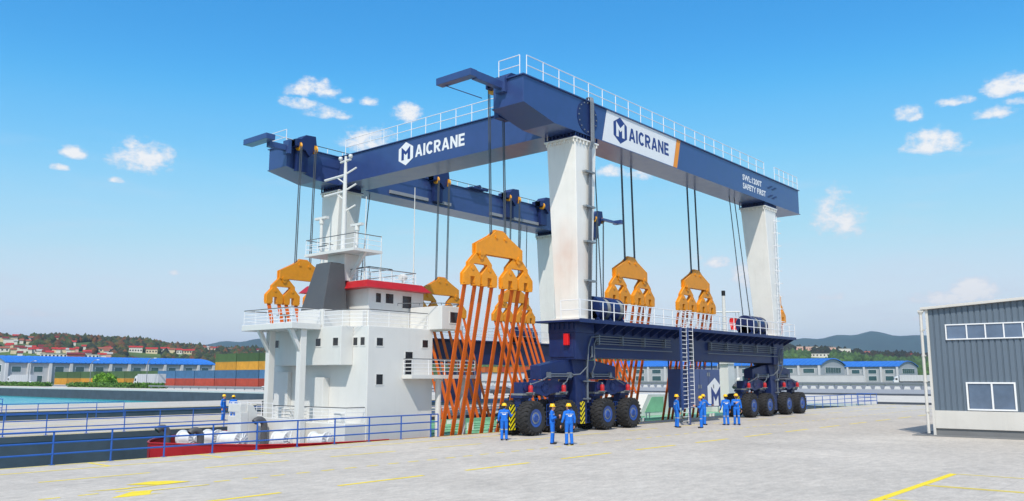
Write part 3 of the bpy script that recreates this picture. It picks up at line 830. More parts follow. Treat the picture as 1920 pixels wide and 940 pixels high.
            m = MB(); m.lathe([(.14,2.16),(.14,2.2),(.11,2.2),(.125,2.3),(.125,2.42),(.105,2.45),(.105,2.5),(.03,2.52),(0,2.52)], (xw+.02,YN+.4,0), 'z', 14)
            mirror(m, far).build('canister', M['red_c'], un, auto=40)
            m = MB(); m.cyl((xw+.02,YN+.4,2.5),(xw+.02,YN+.4,2.62),.045,n=8); mirror(m, far).build('canister_valve', M['grey'], un); m = MB(); m.box(xw-.2,xw+.24,YN+.28,YN+.538,2.11,2.157)
            mirror(m, far).build('canister_bracket', M['grey'], un)
            m = MB()
            for (u0, u1) in ((xw-.72, xw-.36),) if j == 0 else ((xw-1.0, xw-.6),):
                for z in (.42,.78,1.14,1.5): m.cyl((u0,YN+.76,z),(u1,YN+.76,z),.018,n=6)
                for x in (u0,(u0+u1)/2,u1): m.cyl((x,YN+.76,.42),(x,YN+.76,1.5),.018,n=6)
            mirror(m, far).build('wheel_guard', M['rail_n'], un)
            for yy, out in ((YN+.37, -1), (YN+1.6, 1)):
                wheel(xw, mir(yy, far), (-out if far else out))
        bds = [(c-5.56,c-5.16,YN+.8,YN+.86,.3,1.55)] + ([(c-.22,c+.14,YN+.31,YN+.355,.42,1.62)] if k == 0 else [])
        for q in bds: mirror(hazard(*q, None), far).build('hazard_board', [M['black'], M['hyellow']], eq)
        if k == 0:
            m = MB(); m.box(36.74,36.93,YN+.3,YN+.62,4.62,5.26)
            mirror(m, far).build('red_cabinet', M['fire'], col, bevel=.03)

# winches on the decks
for far in (False, True):
    for xa in (38.95, 58.7):
        m = MB(); yd = YN+.38
        for d in (0, 1.3):
            m.cyl((xa+d,yd,6.74),(xa+d+.75,yd,6.74),.71,n=40); m.cyl((xa+d+1.17,yd,6.74),(xa+d+1.25,yd,6.74),.71,n=40)
        m.box(xa-.0,xa+2.65,yd-.6,yd+.6,DZ,6.12)
        for d in (.0,1.22,2.5): m.prism([(yd-.62,6.1),(yd+.62,6.1),(yd+.25,6.74),(yd-.25,6.74)], 'x', xa+d, xa+d+.08)
        m.box(xa+2.56,xa+2.85,yd-.25,yd+.25,6.4,7.0)
        wn = mirror(m, far).build('winch', M['navy2'], hoist, auto=40)
        for d in (0, 1.3):
            m = MB(); m.lathe([(.66,xa+d+.752)]+[(.62+.035*(i%2),xa+d+.77+i*.025) for i in range(16)]+[(.66,xa+d+1.168)], (0,yd,6.74), 'x', 36)
            mirror(m, far).build('drum', M['drumrope'], wn, auto=40)

# sheave heads along both girders, with their ropes
SX = (33.8, 46.95, 55.85, 69.0)
def head_mb(x, leg=False):
    m = MB(); yi = YN+GW
    m.box(x-.62,x+.30,yi+.09,yi+.42,16.85 if not leg else 16.7,18.9)
    m.prism([(x-.95,18.5),(x-.95,19.0),(x-.45,19.1),(x-.05,19.45),(x+.75,19.5),(x+.85,18.9),(x+.62,18.4),(x+.3,17.95),(x-.1,18.35)], 'y', yi-.35, yi+.62)
    m.prism([(x-.95,18.5),(x-.95,19.0),(x-.6,18.95),(x-.6,18.5)], 'y', yi+.0, yi+.75)
    return m
for far in (False, True):
    for i, x in enumerate(SX + ((60.6,) if far else (60.6,))):
        xx = x if x > 60.4 or True else x
        if i == 3: hd = mirror(head_mb(x, True), far).build('sheave_head', M['navy2'], hoist, bevel=.02)
        else: hd = mirror(head_mb(x), far).build('sheave_head', M['navy2'], hoist, bevel=.02)
        for d in (-.58, .72):
            m = MB(); yi = YN+GW
            m.lathe([(.1,x+d-.08),(.31,x+d-.07),(.26,x+d),(.31,x+d+.07),(.1,x+d+.08)], (0,yi+.55,18.55), 'x', 24)
            mirror(m, far).build('sheave', M['sheave'], hd, auto=40)
        if i < 4:
            for d in (-.58, .6):
                m = MB()
                for e in (-.06, .06): m.cyl((x+d+e,YN+GW+.82,18.5),(x+d+e,YN+2.75,10.42),.033,n=6)
                mirror(m, far).build('wire_rope', M['rope'], hoist)
    for xt, xb in ((39.9,39.2),(58.7,58.9)):
        for d in (0, .85):
            m = MB(); m.cyl((xt+d,YN+1.2,16.62),(xb+d*1.4,YN+.55,7.42),.035,n=6)
            mirror(m, far).build('wire_rope', M['rope'], hoist)
    # long rope along the girder top, end arms
    m = MB(); yi = YN+GW; m.cyl((32.3,yi+.5,18.9),(69,yi+.5,18.9),.03,n=6); mirror(m, far).build('wire_rope', M['rope'], gird[far])
# cable trays on the far girder's inner face
for x0, x1 in ((41.9,45.9),(47.2,48.5),(53.3,54.9),(56.1,60.0)):
    m = MB(); yy = 2*CY-(YN+GW); m.box(x0,x1,yy-.16,yy-.002,16.8,17.05); m.build('cable_tray', M['tray'], gird[True])
m = MB(); yy = 2*CY-(YN+GW); m.box(50.6,52.4,yy-.5,yy+.3,ZT,ZT+.12); m.cyl((51.7,yy-.4,ZT+.25),(51.7,yy+.2,ZT+.25),.18,n=12); m.box(52.3,53.0,yy-.2,yy,ZT+.1,ZT+.3); m.build('rope_anchor', M['navy2'], gird[True])
# bent arms at the girder ends
m = MB(); m.box(30.4,32.64,28.25,28.6,18.08,18.5); m.box(29.9,30.398,28.2,30.7,18.12,18.5); m.box(32.4,32.64,28.1,28.75,17.9,18.75); m.tube([(30.2,30.3,18.1),(32.3,29.6,17.8)],.03,6); m.build('end_arm', M['navy'], gird[False], bevel=.02)
m = MB(); m.box(31.0,32.64,47.55,47.9,18.1,18.5); m.box(30.3,30.998,46.9,49.6,18.4,18.78); m.box(32.35,32.64,47.4,48.0,17.9,18.85); m.build('end_arm', M['navy'], gird[True], bevel=.02)
m = MB(); m.box(69.45,72.4,47.0,47.3,18.5,18.75); m.box(72.0,72.5,46.6,47.6,18.5,18.9); m.build('end_arm', M['navy'], gird[True], bevel=.02)

# switch cabinet hung under the sill beam
m = MB(); m.box(49.45,53.9,YN+.1,YN+1.6,.95,3.45)
cab = m.build('switch_cabinet', M['navy'], hoist, bevel=.015)
m = MB()
for x in (49.45,50.55,51.7,52.8,53.84):
    m.box(x,x+.06,YN+.1,YN+.16,3.452,4.0)
    m.box(x,x+.06,YN+1.5,YN+1.56,3.452,4.0)
m.box(49.4,53.95,YN+.08,YN+.17,3.5,3.56); m.box(52.0,53.92,YN+.085,YN+.165,3.9,3.96)
m.build('hanger_frame', M['navy2'], cab)
m = MB()
for x in (51.0,52.2): m.box(x-.008,x+.008,YN+.092,YN+.1,1.0,3.42)
m.build('door_gap', M['black'], cab)
for x, z in ((50.85,2.3),(51.15,2.3),(52.1,3.1),(52.35,3.1),(52.9,2.3),(51.0,1.25)):
    m = MB(); m.box(x-.05,x+.05,YN+.06,YN+.1,z-.12,z+.12); m.build('door_handle', M['grey'], cab)
P0 = (52.05,YN+.1,0)
m = MB(); flat(m, [(0,1.0),(.84,1.0),(1.83,1.0),(1.83,2.38),(1.08,2.88),(.0,2.32)], P0, EX, EZ, NY, .010)
em = m.build('emblem', M['logo_w'], cab)
m = MB(); flat(m, [(.5,1.0),(.5,2.3),(1.14,1.75),(1.83,2.33),(1.83,1.0),(1.55,1.0),(1.5,1.72),(1.12,1.3),(.82,1.68),(.82,1.0)], P0, EX, EZ, NY, .016)
m.build('emblem', M['logo_n'], em)
m = MB(); m.box(49.3,53.0,YN+.1,YN+1.6,1.0,3.45); fc = mirror(m, True).build('switch_cabinet', M['navy'], hoist, bevel=.015)
m = MB()
for x in (49.35,51.0,52.85): m.box(x,x+.08,YN+.15,YN+.25,3.452,3.978)
mirror(m, True).build('hanger_frame', M['navy2'], fc)
m = MB(); 
for i in range(7): m.cyl((49.75+i*.07,YN+.0,3.5),(49.75+i*.07,YN+.0,5.2),.022,n=6)
m.build('hanging_cable', M['pipe'], cab)
# access ladder, from the ground to the deck: outer stringers white, one navy
m = MB()
m.m = 0
for i in range(27):
    z = .25+i*.26
    m.cyl((46.72,YN-1.0,z),(47.45,YN-1.0,z),.02,n=6)
for i in range(24):
    z = 1.1+i*.26
    m.cyl((47.55,YN-.95,z),(48.25,YN-.95,z),.02,n=6)
for x, z0 in ((47.42,.1),(48.25,1.0)): m.tube([(x,YN-.98,z0),(x,YN-.98,DZ+.9),(x-.1,YN-.7,DZ+1.05),(x-.1,YN-.4,DZ+1.0)],.02,6)
m.m = 1
m.box(46.60,46.74,YN-1.05,YN-.95,.9,6.0); m.box(47.46,47.6,YN-1.05,YN-.95,0.0,6.0)
m.build('access_ladder', [M['rail_w'], M['navy']], hoist)

# ------------------------------------------------------------------ lifting beams with their slings
def sling_beam(x, far, label):
    t = thing('lifting_beam', label, 'lifting beam', (x, mir(29.75, far), 10.5), 0, 'amber lifting beams hung from the crane')
    Y0 = 29.75
    def plates(out, y0, w=.055, gap=.2):
        m = MB()
        for s in (-1, 1): m.prism([(x+a, b) for a, b in out], 'y', Y0+s*gap-w, Y0+s*gap+w)
        cx = sum(a for a, b in out)/len(out); cz = sum(b for a, b in out)/len(out)
        m.prism([(x+cx+(a-cx)*.93, cz+(b-cz)*.9) for a, b in out], 'y', Y0-gap+w+.002, Y0+gap-w-.002)
        return m
    def pin(m, dx, z, r=.13, l=.36): m.cyl((x+dx,Y0-l,z),(x+dx,Y0+l,z),r,n=14)
    m = plates([(-1.85,9.33),(-1.85,9.85),(-.7,10.42),(-.35,10.68),(.35,10.68),(.7,10.42),(1.85,9.85),(1.85,9.2),(1.5,9.2),(1.15,9.33),(-1.15,9.33),(-1.5,9.2)], 0, .05, .14)
    pin(m, -.35, 10.35, .09, .24); pin(m, .4, 10.3, .09, .24); pin(m, -1.55, 9.35, .12, .24); pin(m, 1.55, 9.35, .12, .24)
    m.box(x-.35,x+.35,Y0-.1,Y0+.1,10.6,10.76)
    mb = mirror(m, far).build('spreader_plate', M['yel_o'], t)
    for s in (-1, 1):
        c = 1.5*s
        m = plates([(c-.88,8.5),(c-.88,8.82),(c-.26,9.42),(c+.26,9.42),(c+.88,8.82),(c+.88,8.5),(c+.55,8.55),(c+.5,8.78),(c-.5,8.78),(c-.55,8.55)], 0, .04, .09)
        pin(m, c, 9.2, .16, .2)
        mirror(m, far).build('equaliser_plate', M['yel_o'], t)
        for q in (-1, 1):
            d = c+q*.66
            m = plates([(d-.61,7.72),(d-.61,8.22),(d-.16,8.68),(d+.16,8.68),(d+.61,8.22),(d+.61,7.72),(d+.16,7.72),(d+.16,8.08),(d-.16,8.08),(d-.16,7.72)], 0, .045, .12)
            pin(m, d, 8.5, .1, .2); pin(m, d-.3, 8.15, .06, .16); pin(m, d+.3, 8.15, .06, .16)
            for f in (-.38, .38): m.box(x+d+f-.19,x+d+f+.19,Y0-.17,Y0+.17,7.62,7.8)
            mirror(m, far).build('clamp_block', M['yel_o'], t)
            for f in (-.38, .38):
                xs = x+d+f
                m = MB(); yb = 31.38 if not far else 32.75
                pts = [(xs,29.78,7.72),(xs,yb,-.35),(xs,yb+.2,-1.3),(xs,yb+1.6,-4.66),(xs,38.5,-4.76)]
                m.strip(pts, (.125,0,0), [(0,.03,0)]*3+[(0,.02,.02),(0,0,.03)])
                mirror(m, far).build('sling', M['web'], t)
    return t
sling_beam(SX[0], False, 'amber lifting beam nearest the camera with eight long orange slings beside the white wing box')
sling_beam(SX[1], False, 'amber lifting beam just right of the tall stained front leg, over the navy winch drum')
sling_beam(SX[2], False, 'amber lifting beam over the middle of the navy deck, above the access ladder')
sling_beam(SX[3], False, 'amber lifting beam mostly hidden behind the right front leg of the crane')
sling_beam(SX[0], True, 'amber lifting beam behind the dark grey funnel, leftmost of all')
sling_beam(SX[1], True, 'amber lifting beam behind the red edged bridge roof and the wing box')
sling_beam(SX[2], True, 'small amber lifting beam seen through the slings of the nearest beam')
sling_beam(SX[3], True, 'far amber lifting beam low behind the first navy winch drum')

# ------------------------------------------------------------------ the ship (bow to the left)
ship = thing('cargo_ship', 'white workboat with red hull and green deck lying in the basin under the crane', 'ship', (30, 38, 0))
HC = 37.7
HULL = [(19.1,0.05),(19.35,.75),(19.8,1.55),(20.6,2.7),(22,4.2),(24,5.3),(26,5.9),(28,6.05),(40,6.05),(60,6.05),(72,6.0),(77.5,5.9)]
def hull_sec(x, hw):
    f = min(1, max(0, (x-19)/7)); sheer = -.12 + .06*max(0, 1-(x-19)/3)
    kx = -.0
    return [(x, hw, sheer), (x+.0, hw*(.985 if f < 1 else 1), -1.0), (x+.5*(1-f), hw*(.78+.1*f), -2.6), (x+1.0*(1-f), hw*(.45+.2*f), -4.55), (x+1.2*(1-f), 0, -4.65)]
m = MB(); rings = []
for x, hw in HULL:
    s = hull_sec(x, hw)
    rings.append([(a, HC-b, c) for a, b, c in s] + [(a, HC+b, c) for a, b, c in reversed(s[:-1])])
vs = [p for r in rings for p in r]; n = 9
fs = [(i*n+j, i*n+j+1, (i+1)*n+j+1, (i+1)*n+j) for i in range(len(rings)-1) for j in range(n-1)]
fs += [tuple(range(n)), tuple(range((len(rings)-1)*n, len(rings)*n))]
m.add(vs, fs)
hull = m.build('hull', M['hullred'], ship)
# bulwark: inner face and pale cap rail round the fore deck
m = MB(); up = []; 
for s in (-1, 1):
    pts = [(x, HC+s*max(0,hw-.02), hull_sec(x, hw)[0][2]+.03) for x, hw in HULL if x < 34]
    m.tube(pts, .045, 6)
m.build('cap_rail', M['hullred'], hull)
m = MB()
for s in (-1, 1):
    for (xa, ha), (xb, hb) in zip(HULL[:-1], HULL[1:]):
        if xa < 33:
            ya, yb = HC+s*max(0, ha-.12), HC+s*max(0, hb-.12)
            m.poly([(xa+.1,ya,-.75),(xb+.1,yb,-.75),(xb+.1,yb,-.12),(xa+.1,ya,-.1)])
m.build('bulwark', M['hullred'], hull)
m = MB(); o = [(x+.05, HC-hw*.97) for x, hw in HULL if x < 32] + [(x+.05, HC+hw*.97) for x, hw in reversed(HULL) if x < 32]
m.poly([(x, y, -.7) for x, y in o])
# the hull is closed on top by its own cap lower down
m.build('fore_deck', M['deckgrey'], ship)
m = MB(); m.box(31.2,77.1,32.0,43.4,-.52,-.42)
deck = m.build('main_deck', M['deck'], ship)
m = MB()
for y in (32.2, 34.3, 36.4, 38.5, 40.6, 42.3, 43.2):
    m.tube([(33,y,-.36),(62.5,y,-.36)], .05, 6)
for k in range(7): m.box(34+k*4.2,34.2+k*4.2,32.1,43.3,-.418,-.34)
m.box(33,76.5,43.35,43.5,-.418,-.07); m.box(33,76.5,31.86,32.0,-.418,-.16)
m.build('deck_pipe', M['deck'], deck)
for k in range(6):
    x = 36+k*5.3; m = MB()
    m.box(x,x+.9,32.3,32.6,-.42,-.2); m.cyl((x+.2,32.45,-.2),(x+.2,32.45,.05),.1,n=10); m.cyl((x+.7,32.45,-.2),(x+.7,32.45,.05),.1,n=10)
    m.build('bollard', M['ship'], deck); m = MB(); m.box(x+2,x+2.9,42.5,42.9,-.418,-.1); m.build('deck_box', M['ship'], deck); m = MB(); m.tube([(x+3.2,37,-.42),(x+3.2,37,.05),(x+3.7,37,.05),(x+3.7,37,-.42)],.05,6); m.build('deck_vent', M['ship'], deck)

W = M['ship']
def part(name, mt, *boxes, parent=None, bevel=.02):
    m = MB()
    for b in boxes: m.box(*b)
    return m.build(name, mt, parent or ship, bevel=bevel)
house = part('deckhouse', W, (26.75,31.1,31.9,39.7,-.7,5.4), bevel=.03)
ub = part('upper_block', W, (26.0,26.748,33.04,38.98,3.5,5.4), parent=house)
part('trunk', W, (26.35,26.748,34.8,35.85,.76,2.9), parent=house); part('trunk', W, (26.5,26.748,38.0,39.2,.76,3.2), parent=house)
part('casing', W, (26.05,27.75,34.6,36.7,5.402,6.3), parent=house); part('casing', W, (27.76,28.04,33.6,36.5,5.402,6.28), parent=house)
# bridge with outward sloping red roof edge
br = part('bridge', W, (28.05,31.9,33.5,38.2,5.402,7.45), bevel=.02)
m = MB(); m.frustum((27.42,32.05,32.98,38.7), 7.44, (27.75,31.6,33.3,38.35), 7.84); rf = m.build('bridge_roof', M['red'], br, bevel=.01)
part('roof_top', W, (27.9,31.5,33.5,38.2,7.842,7.88), parent=br)
m = rail_mb([(27.95,38.0,7.88),(27.95,33.6,7.88),(31.4,33.6,7.88),(31.4,38,7.88)], .6, 3, .016, .9); m.build('railing', M['rail_w'], br)
m = MB(); m.tube([(27.95,38.0,8.5),(27.95,33.6,8.5),(31.4,33.6,8.5),(31.4,38,8.5)], .025, 6); m.tube([(28.8,34.4,8.7),(30.4,34.4,8.7),(30.4,36.2,8.7),(28.8,36.2,8.7),(28.8,34.4,8.7)], .025, 6)
for p in ((28.8,34.4),(30.4,34.4),(30.4,36.2)): m.cyl((p[0],p[1],7.88),(p[0],p[1],8.7),.018,n=6)
m.build('railing', M['handrail_dk'], br)
m = MB(); m.cyl((31.0,34.2,7.88),(31.0,34.2,8.15),.05,n=8); m.lathe([(.0,-.22),(.16,-.2),(.2,0),(.16,.2),(0,.22)], (31.0,34.2,8.3), 'x', 14); m.build('searchlight', W, br, auto=40)
# funnel
m = MB(); m.hexa([(26.1,34.68,6.302),(27.62,34.68,6.302),(27.62,36.55,6.302),(26.1,36.55,6.302)], [(26.5,34.72,8.72),(27.4,34.72,8.72),(27.4,35.9,8.72),(26.5,35.9,8.72)])
fn = m.build('funnel', M['grey_dk'], ship, bevel=.02)
part('funnel_top', M['black'], (26.6,27.3,34.85,35.8,8.722,8.76), parent=fn)
# bridge wing
wg = part('bridge_wing', W, (30.85,32.35,31.0,33.4,5.36,6.58), bevel=.03)
def win_y(x0, x1, y, z0, z1, parent, name='window'):
    """window or door in a face that looks towards -y: frame, recess, glass"""
    m = MB(); t = .05
    m.box(x0-t,x1+t,y-.02,y-.003,z0-t,z0); m.box(x0-t,x1+t,y-.02,y-.003,z1,z1+t); m.box(x0-t,x0,y-.02,y-.003,z0,z1); m.box(x1,x1+t,y-.02,y-.003,z0,z1)
    f = m.build(name, W, parent); g = MB(); g.box(x0,x1,y-.008,y-.003,z0,z1); g.build('pane', M['glass_d'], f); return f
def win_x(y0, y1, x, z0, z1, parent, name='window'):
    m = MB(); t = .05
    m.box(x-.02,x-.003,y0-t,y1+t,z0-t,z0); m.box(x-.02,x-.003,y0-t,y1+t,z1,z1+t); m.box(x-.02,x-.003,y0-t,y0,z0,z1); m.box(x-.02,x-.003,y1,y1+t,z0,z1)
    f = m.build(name, W, parent); g = MB(); g.box(x-.008,x-.003,y0,y1,z0,z1); g.build('pane', M['glass_d'], f); return f
for y in (38.39, 34.82, 33.44): win_x(y-.2, y+.2, 26.0, 4.44, 4.82, ub)
for y in (33.46-.9+.52, 32.39): pass
for y in (32.85, 32.3): win_x(y-.16, y+.16, 26.75, 4.46, 4.84, house)
for x, z in ((27.48,4.63),(30.55,4.62)): win_y(x-.2, x+.2, 31.9, z-.19, z+.19, house)
win_y(27.3, 27.72, 31.9, 2.56, 3.05, house)
win_y(29.18, 29.68, 31.9, 3.05, 4.18, house, 'door')
for x0, x1, z0, z1 in ((28.52,28.86,6.74,7.22),(29.18,29.72,6.74,7.24),(30.36,31.0,6.55,7.2)): win_y(x0, x1, 33.5, z0, z1, br)
win_y(31.45, 32.05, 31.0, 5.72, 6.28, wg)
rail_mb([(29.6,33.0,6.6),(30.9,31.1,6.6),(32.25,31.1,6.6),(32.25,33.3,6.6)], .12, 1, .02, 1).build('railing', M['handrail_dk'], wg)
# house top railing, white bars under a grey hand rail
m = rail_mb([(26.1,38.9,5.4),(26.1,33.1,5.4),(26.8,32.0,5.4),(30.8,32.0,5.4)], .75, 4, .014, 1.3); m.build('railing', M['rail_w'], house)
m = MB(); m.tube([(26.1,34.5,6.2),(26.1,33.1,6.2),(26.8,32.0,6.2),(30.8,32.0,6.2)], .024, 6); m.build('hand_rail', M['handrail_dk'], house)
# rough side balcony on pillars
bal = part('balcony', W, (29.0,33.75,31.05,32.9,2.84,3.03), bevel=.02) if False else None
m = MB(); m.box(29.0,33.7,31.2,31.898,2.84,3.03); m.box(31.102,33.7,31.9,34.0,2.84,3.03)
bal = m.build('balcony', W, ship)
m = rail_mb([(29.05,31.85,3.03),(29.05,31.25,3.03),(33.65,31.25,3.03),(33.65,33.9,3.03)], .75, 4, .016, 1.1); m.build('railing', M['rail_w'], bal)
m = MB(); m.tube([(29.05,31.85,3.82),(29.05,31.25,3.82),(33.65,31.25,3.82),(33.65,33.9,3.82)], .025, 6); m.build('hand_rail', M['handrail_dk'], bal)
for x in (31.35, 33.2):
    m = MB(); m.cyl((x,31.7,-.5),(x,31.7,2.7),.16,n=18); m.cyl((x,31.7,2.7),(x,31.7,2.838),.25,n=18); m.build('pillar', W, bal, auto=40)
# fore platform on two braced columns
pf = part('fore_platform', W, (24.25,25.998,34.65,39.0,5.26,5.56), bevel=.02)
for y in (34.95, 37.6):
    m = MB(); m.box(24.95,25.3,y-.13,y+.2,-.7,5.258)
    m.prism([(24.3,5.258),(24.55,5.258),(24.948,4.5),(24.948,4.15)], 'y', y-.08, y+.12)
    m.build('column', W, pf, bevel=.015)
m = rail_mb([(25.95,34.75,5.56),(24.32,34.75,5.56),(24.32,38.9,5.56),(25.95,38.9,5.56)], .7, 4, .014, 1.1); m.build('railing', M['rail_w'], pf)
m = MB(); m.tube([(25.95,34.75,6.3),(24.32,34.75,6.3),(24.32,38.9,6.3),(25.95,38.9,6.3)], .024, 6); m.box(24.9,25.5,36.2,36.9,6.0,6.04); m.cyl((25.2,36.55,5.56),(25.2,36.55,6.0),.03,n=6); m.build('hand_rail', M['handrail_dk'], pf)
# low fore deck structure in front of the house
fd = part('fore_house', W, (25.5,26.748,31.95,39.5,-.7,.75), bevel=.03)
rail_mb([(25.55,39.3,.75),(25.55,32.0,.75),(26.7,31.97,.75)], .68, 4, .014, 1.2).build('railing', M['rail_w'], fd)
m = MB(); m.tube([(25.55,39.3,1.48),(25.55,32.0,1.48),(26.7,31.97,1.48)], .025, 6); m.build('hand_rail', M['handrail_dk'], fd)
part('locker', W, (25.7,26.1,36.6,37.3,.752,1.35), parent=fd); part('locker', W, (25.75,26.05,32.6,33.1,.752,1.2), parent=fd)
# fairlead post and breakwater
m = MB(); m.box(22.8,23.15,36.45,37.5,1.25,1.65); m.prism([(22.8,1.25),(23.25,1.25),(23.25,-.7),(22.85,-.7)], 'y', 36.4, 36.9)
m.prism([(23.15,1.65),(23.5,1.55),(23.7,1.2),(23.75,-.7),(23.26,-.7),(23.26,1.25),(23.15,1.25)], 'y', 36.4, 36.95)
m.build('fairlead_post', W, ship, bevel=.02)
bw = part('breakwater', W, (24.2,24.5,33.6,39.8,-.7,.95), bevel=.02)
rail_mb([(24.3,36,.95),(24.3,39.8,.95),(25.4,39.9,.95)], .7, 3, .016, .9).build('railing', M['rail_w'], bw)
# anchor winches: drum between ribbed end discs
def deck_winch(x, y, ang, r=.42, ln=1.0):
    m = MB()
    m.lathe([(.0,-ln/2-.14),(.14,-ln/2-.14),(.14,-ln/2-.02),(r,-ln/2-.02),(r,-ln/2+.06),(r*.78,-ln/2+.1),(r*.72,0),(r*.78,ln/2-.1),(r,ln/2-.06),(r,ln/2+.02),(.14,ln/2+.02),(.14,ln/2+.14),(0,ln/2+.14)], (0,0,0), 'x', 26)
    for s in (-1, 1):
        for i in range(14):
            a = 2*math.pi*i/14
            p = lambda rr, h, da: (s*(ln/2+h), rr*math.cos(a+da), rr*math.sin(a+da))
            m.hexa([p(.15,.02,-.06),p(r*.97,.02,-.03),p(r*.97,.02,.03),p(.15,.02,.06)], [p(.15,.09,-.05),p(r*.97,.04,-.02),p(r*.97,.04,.02),p(.15,.09,.05)])
    m.box(-ln/2,ln/2,-r*.8,r*.8,-r-.25,-r*.6)
    c, s_ = math.cos(R(ang)), math.sin(R(ang))
    m.v = [(x+a*c-b*s_, y+a*s_+b*c, d-.02) for a, b, d in m.v]
    return m.build('anchor_winch', M['winch'], ship, auto=40)
deck_winch(21.6, 38.9, 100, .40, .9)
deck_winch(22.7, 38.6, 100, .40, .8)
deck_winch(22.3, 36.2, 100, .42, 1.15)
deck_winch(24.0, 34.6, 100, .42, .8)
deck_winch(25.0, 33.1, 100, .40, .9)
# gooseneck vents
for x, y, h in ((21.0,39.8,.45),(21.2,37.1,.42),(23.9,36.05,.85)):
    m = MB(); pts = [(x,y,-.7),(x,y,h-.25)] + [(x-.3+.3*math.cos(t),y+.0+.0*t,h-.25+.3*math.sin(t)) for t in [R(a) for a in (25,50,75,100,125,145)]]
    m.tube(pts, .16, 14); e = Vector(pts[-1]); d = (e-Vector(pts[-2])).normalized()
    v = m.build('vent', M['grey_dk'], ship, auto=45)
    m = MB(); m.cyl(e+d*.002, e+d*.006, .13, n=14); m.build('vent_mouth', M['black'], v)
# mast
mt_ = part('mast_tower', W, (27.55,28.5,34.9,36.35,7.88,9.3), bevel=.03)
m = MB(); m.box(27.0,28.9,33.5,37.65,9.302,9.44); m.prism([(33.7,9.3),(34.0,9.3),(34.9,8.2),(34.9,7.95)], 'x', 27.9, 28.05); m.build('mast_platform', W, mt_)
rail_mb([(28.85,33.55,9.44),(27.05,33.55,9.44),(27.05,37.6,9.44),(28.85,37.6,9.44)], .75, 3, .016, 1).build('railing', M['rail_w'], mt_)
m = MB(); m.tube([(28.85,33.55,10.2),(27.05,33.55,10.2),(27.05,37.6,10.2),(28.85,37.6,10.2)], .025, 6); m.box(27.1,27.14,35.9,36.6,9.75,9.8); m.build('hand_rail', M['handrail_dk'], mt_)
m = MB(); m.cyl((27.9,35.5,9.44),(27.9,35.5,13.0),.15,.11,n=14); m.cyl((27.9,35.5,13.0),(27.9,35.5,14.7),.11,.07,n=14)
pl = m.build('mast_pole', W, mt_, auto=40)
for z, l, rr in ((13.65,1.75,.07),(12.75,1.75,.07),(14.45,.42,.06)):
    m = MB(); m.cyl((27.9,35.5-(.42 if l < 1 else -.05),z+.02),(27.9,35.5+l,z-.03),rr,n=10)
    if l > 1: m.cyl((27.9,35.6,z-.4),(27.9,36.2,z-.03),.04,n=8)
    m.build('crosstree', W, pl, auto=40)
for z in (14.0, 13.1, 11.95):
    m = MB(); m.cyl((27.9,35.5,z-.3),(28.2,34.95,z+.05),.05,n=8); m.build('bracket', W, pl)
for y in (35.1, 35.95):
    m = MB(); m.lathe([(0,-.12),(.09,-.09),(.12,0),(.09,.09),(0,.12)], (27.9,y,14.64), 'z', 12); m.build('mast_lamp', W, pl, auto=60)
for y, z, hb in ((36.9,11.35,.5),(33.9,10.65,.42)):
    m = MB(); m.cyl((27.5,y,9.44),(27.5,y,z-.25),.09,n=12); m.cyl((27.5,y,z-.25),(27.5,y,z),.13,n=12); m.box(27.4,27.6,y-hb,y+hb,z,z+.12); m.build('radar', W, mt_, auto=40)
for x, y, z1 in ((28.1,33.95,12.3),(31.6,34.0,13.4),(31.4,36.5,10.9)):
    m = MB(); m.cyl((x,y,7.88),(x,y,8.8),.05,n=8); m.cyl((x,y,8.8),(x,y,z1),.035,.02,n=8); m.build('whip_antenna', W, br)
part('stern_bulwark', W, (77.15,77.35,31.9,43.5,-.5,.05)); part('side_coaming', W, (72,77.1,43.36,43.6,-.417,.0))
# after house, signal mast with flag (seen below the crane's deck)
m = MB(); m.prism([(63.2,-.418),(64.85,1.45),(76.6,1.3),(76.6,-.418)], 'y', 39.5, 43.6); ah = m.build('after_house', W, ship, bevel=.02)
m = MB(); m.prism([(64.2,-.1),(65.4,1.2),(67.4,1.2),(67.4,-.1)], 'y', 39.46, 39.497); m.build('side_panel', M['deck'], ah)
m = MB(); m.box(76.0,77.3,37.3,38.4,-.42,4.2); m.box(75.75,77.1,37.2,38.2,4.2,4.75); m.cyl((77.0,38,4.75),(77.0,38,10.9),.24,.17,n=14); m.cyl((77,38,4.0),(77,38,4.6),.62,n=16); m.cyl((77.2,36.6,2.6),(77.2,36.9,2.6),.3,n=12)
am = m.build('signal_mast', W, ship, auto=40)
for y in (36.7, 39.3):
    m = MB(); m.cyl((77,38+(.15 if y > 38 else -.15),9.3),(77+(38-y)*.6,y,9.3),.07,n=8); m.build('yard_arm', W, am)
m = MB(); m.cyl((77,38,10.9),(77,38,11.4),.19,n=12); m.build('mast_cap', M['black'], am)
m = MB(); n = 8
g = [[(77.4+.08*math.sin(j*.9)+i*.62/n, 37.6-i*.5/n+.1*math.sin(i*1.1+j), 8.7-j*1.15/5) for i in range(n+1)] for j in range(6)]
off = Vector((.012,.014,0))
for j in range(5):
    for i in range(n):
        q = [Vector(g[j][i]), Vector(g[j][i+1]), Vector(g[j+1][i+1]), Vector(g[j+1][i])]
        m.poly(q); m.poly([p+off for p in reversed(q)])
m.build('flag', M['fire'], am)
for p in ((76.3,39.2,3.9),(77.7,36.8,3.9),(77.75,37.15,7.6)):
    m = MB(); m.cyl((p[0],p[1],9.3),(p[0]-.05,p[1]-.1,p[2]),.018,n=5); m.build('stay', M['grey'], am)
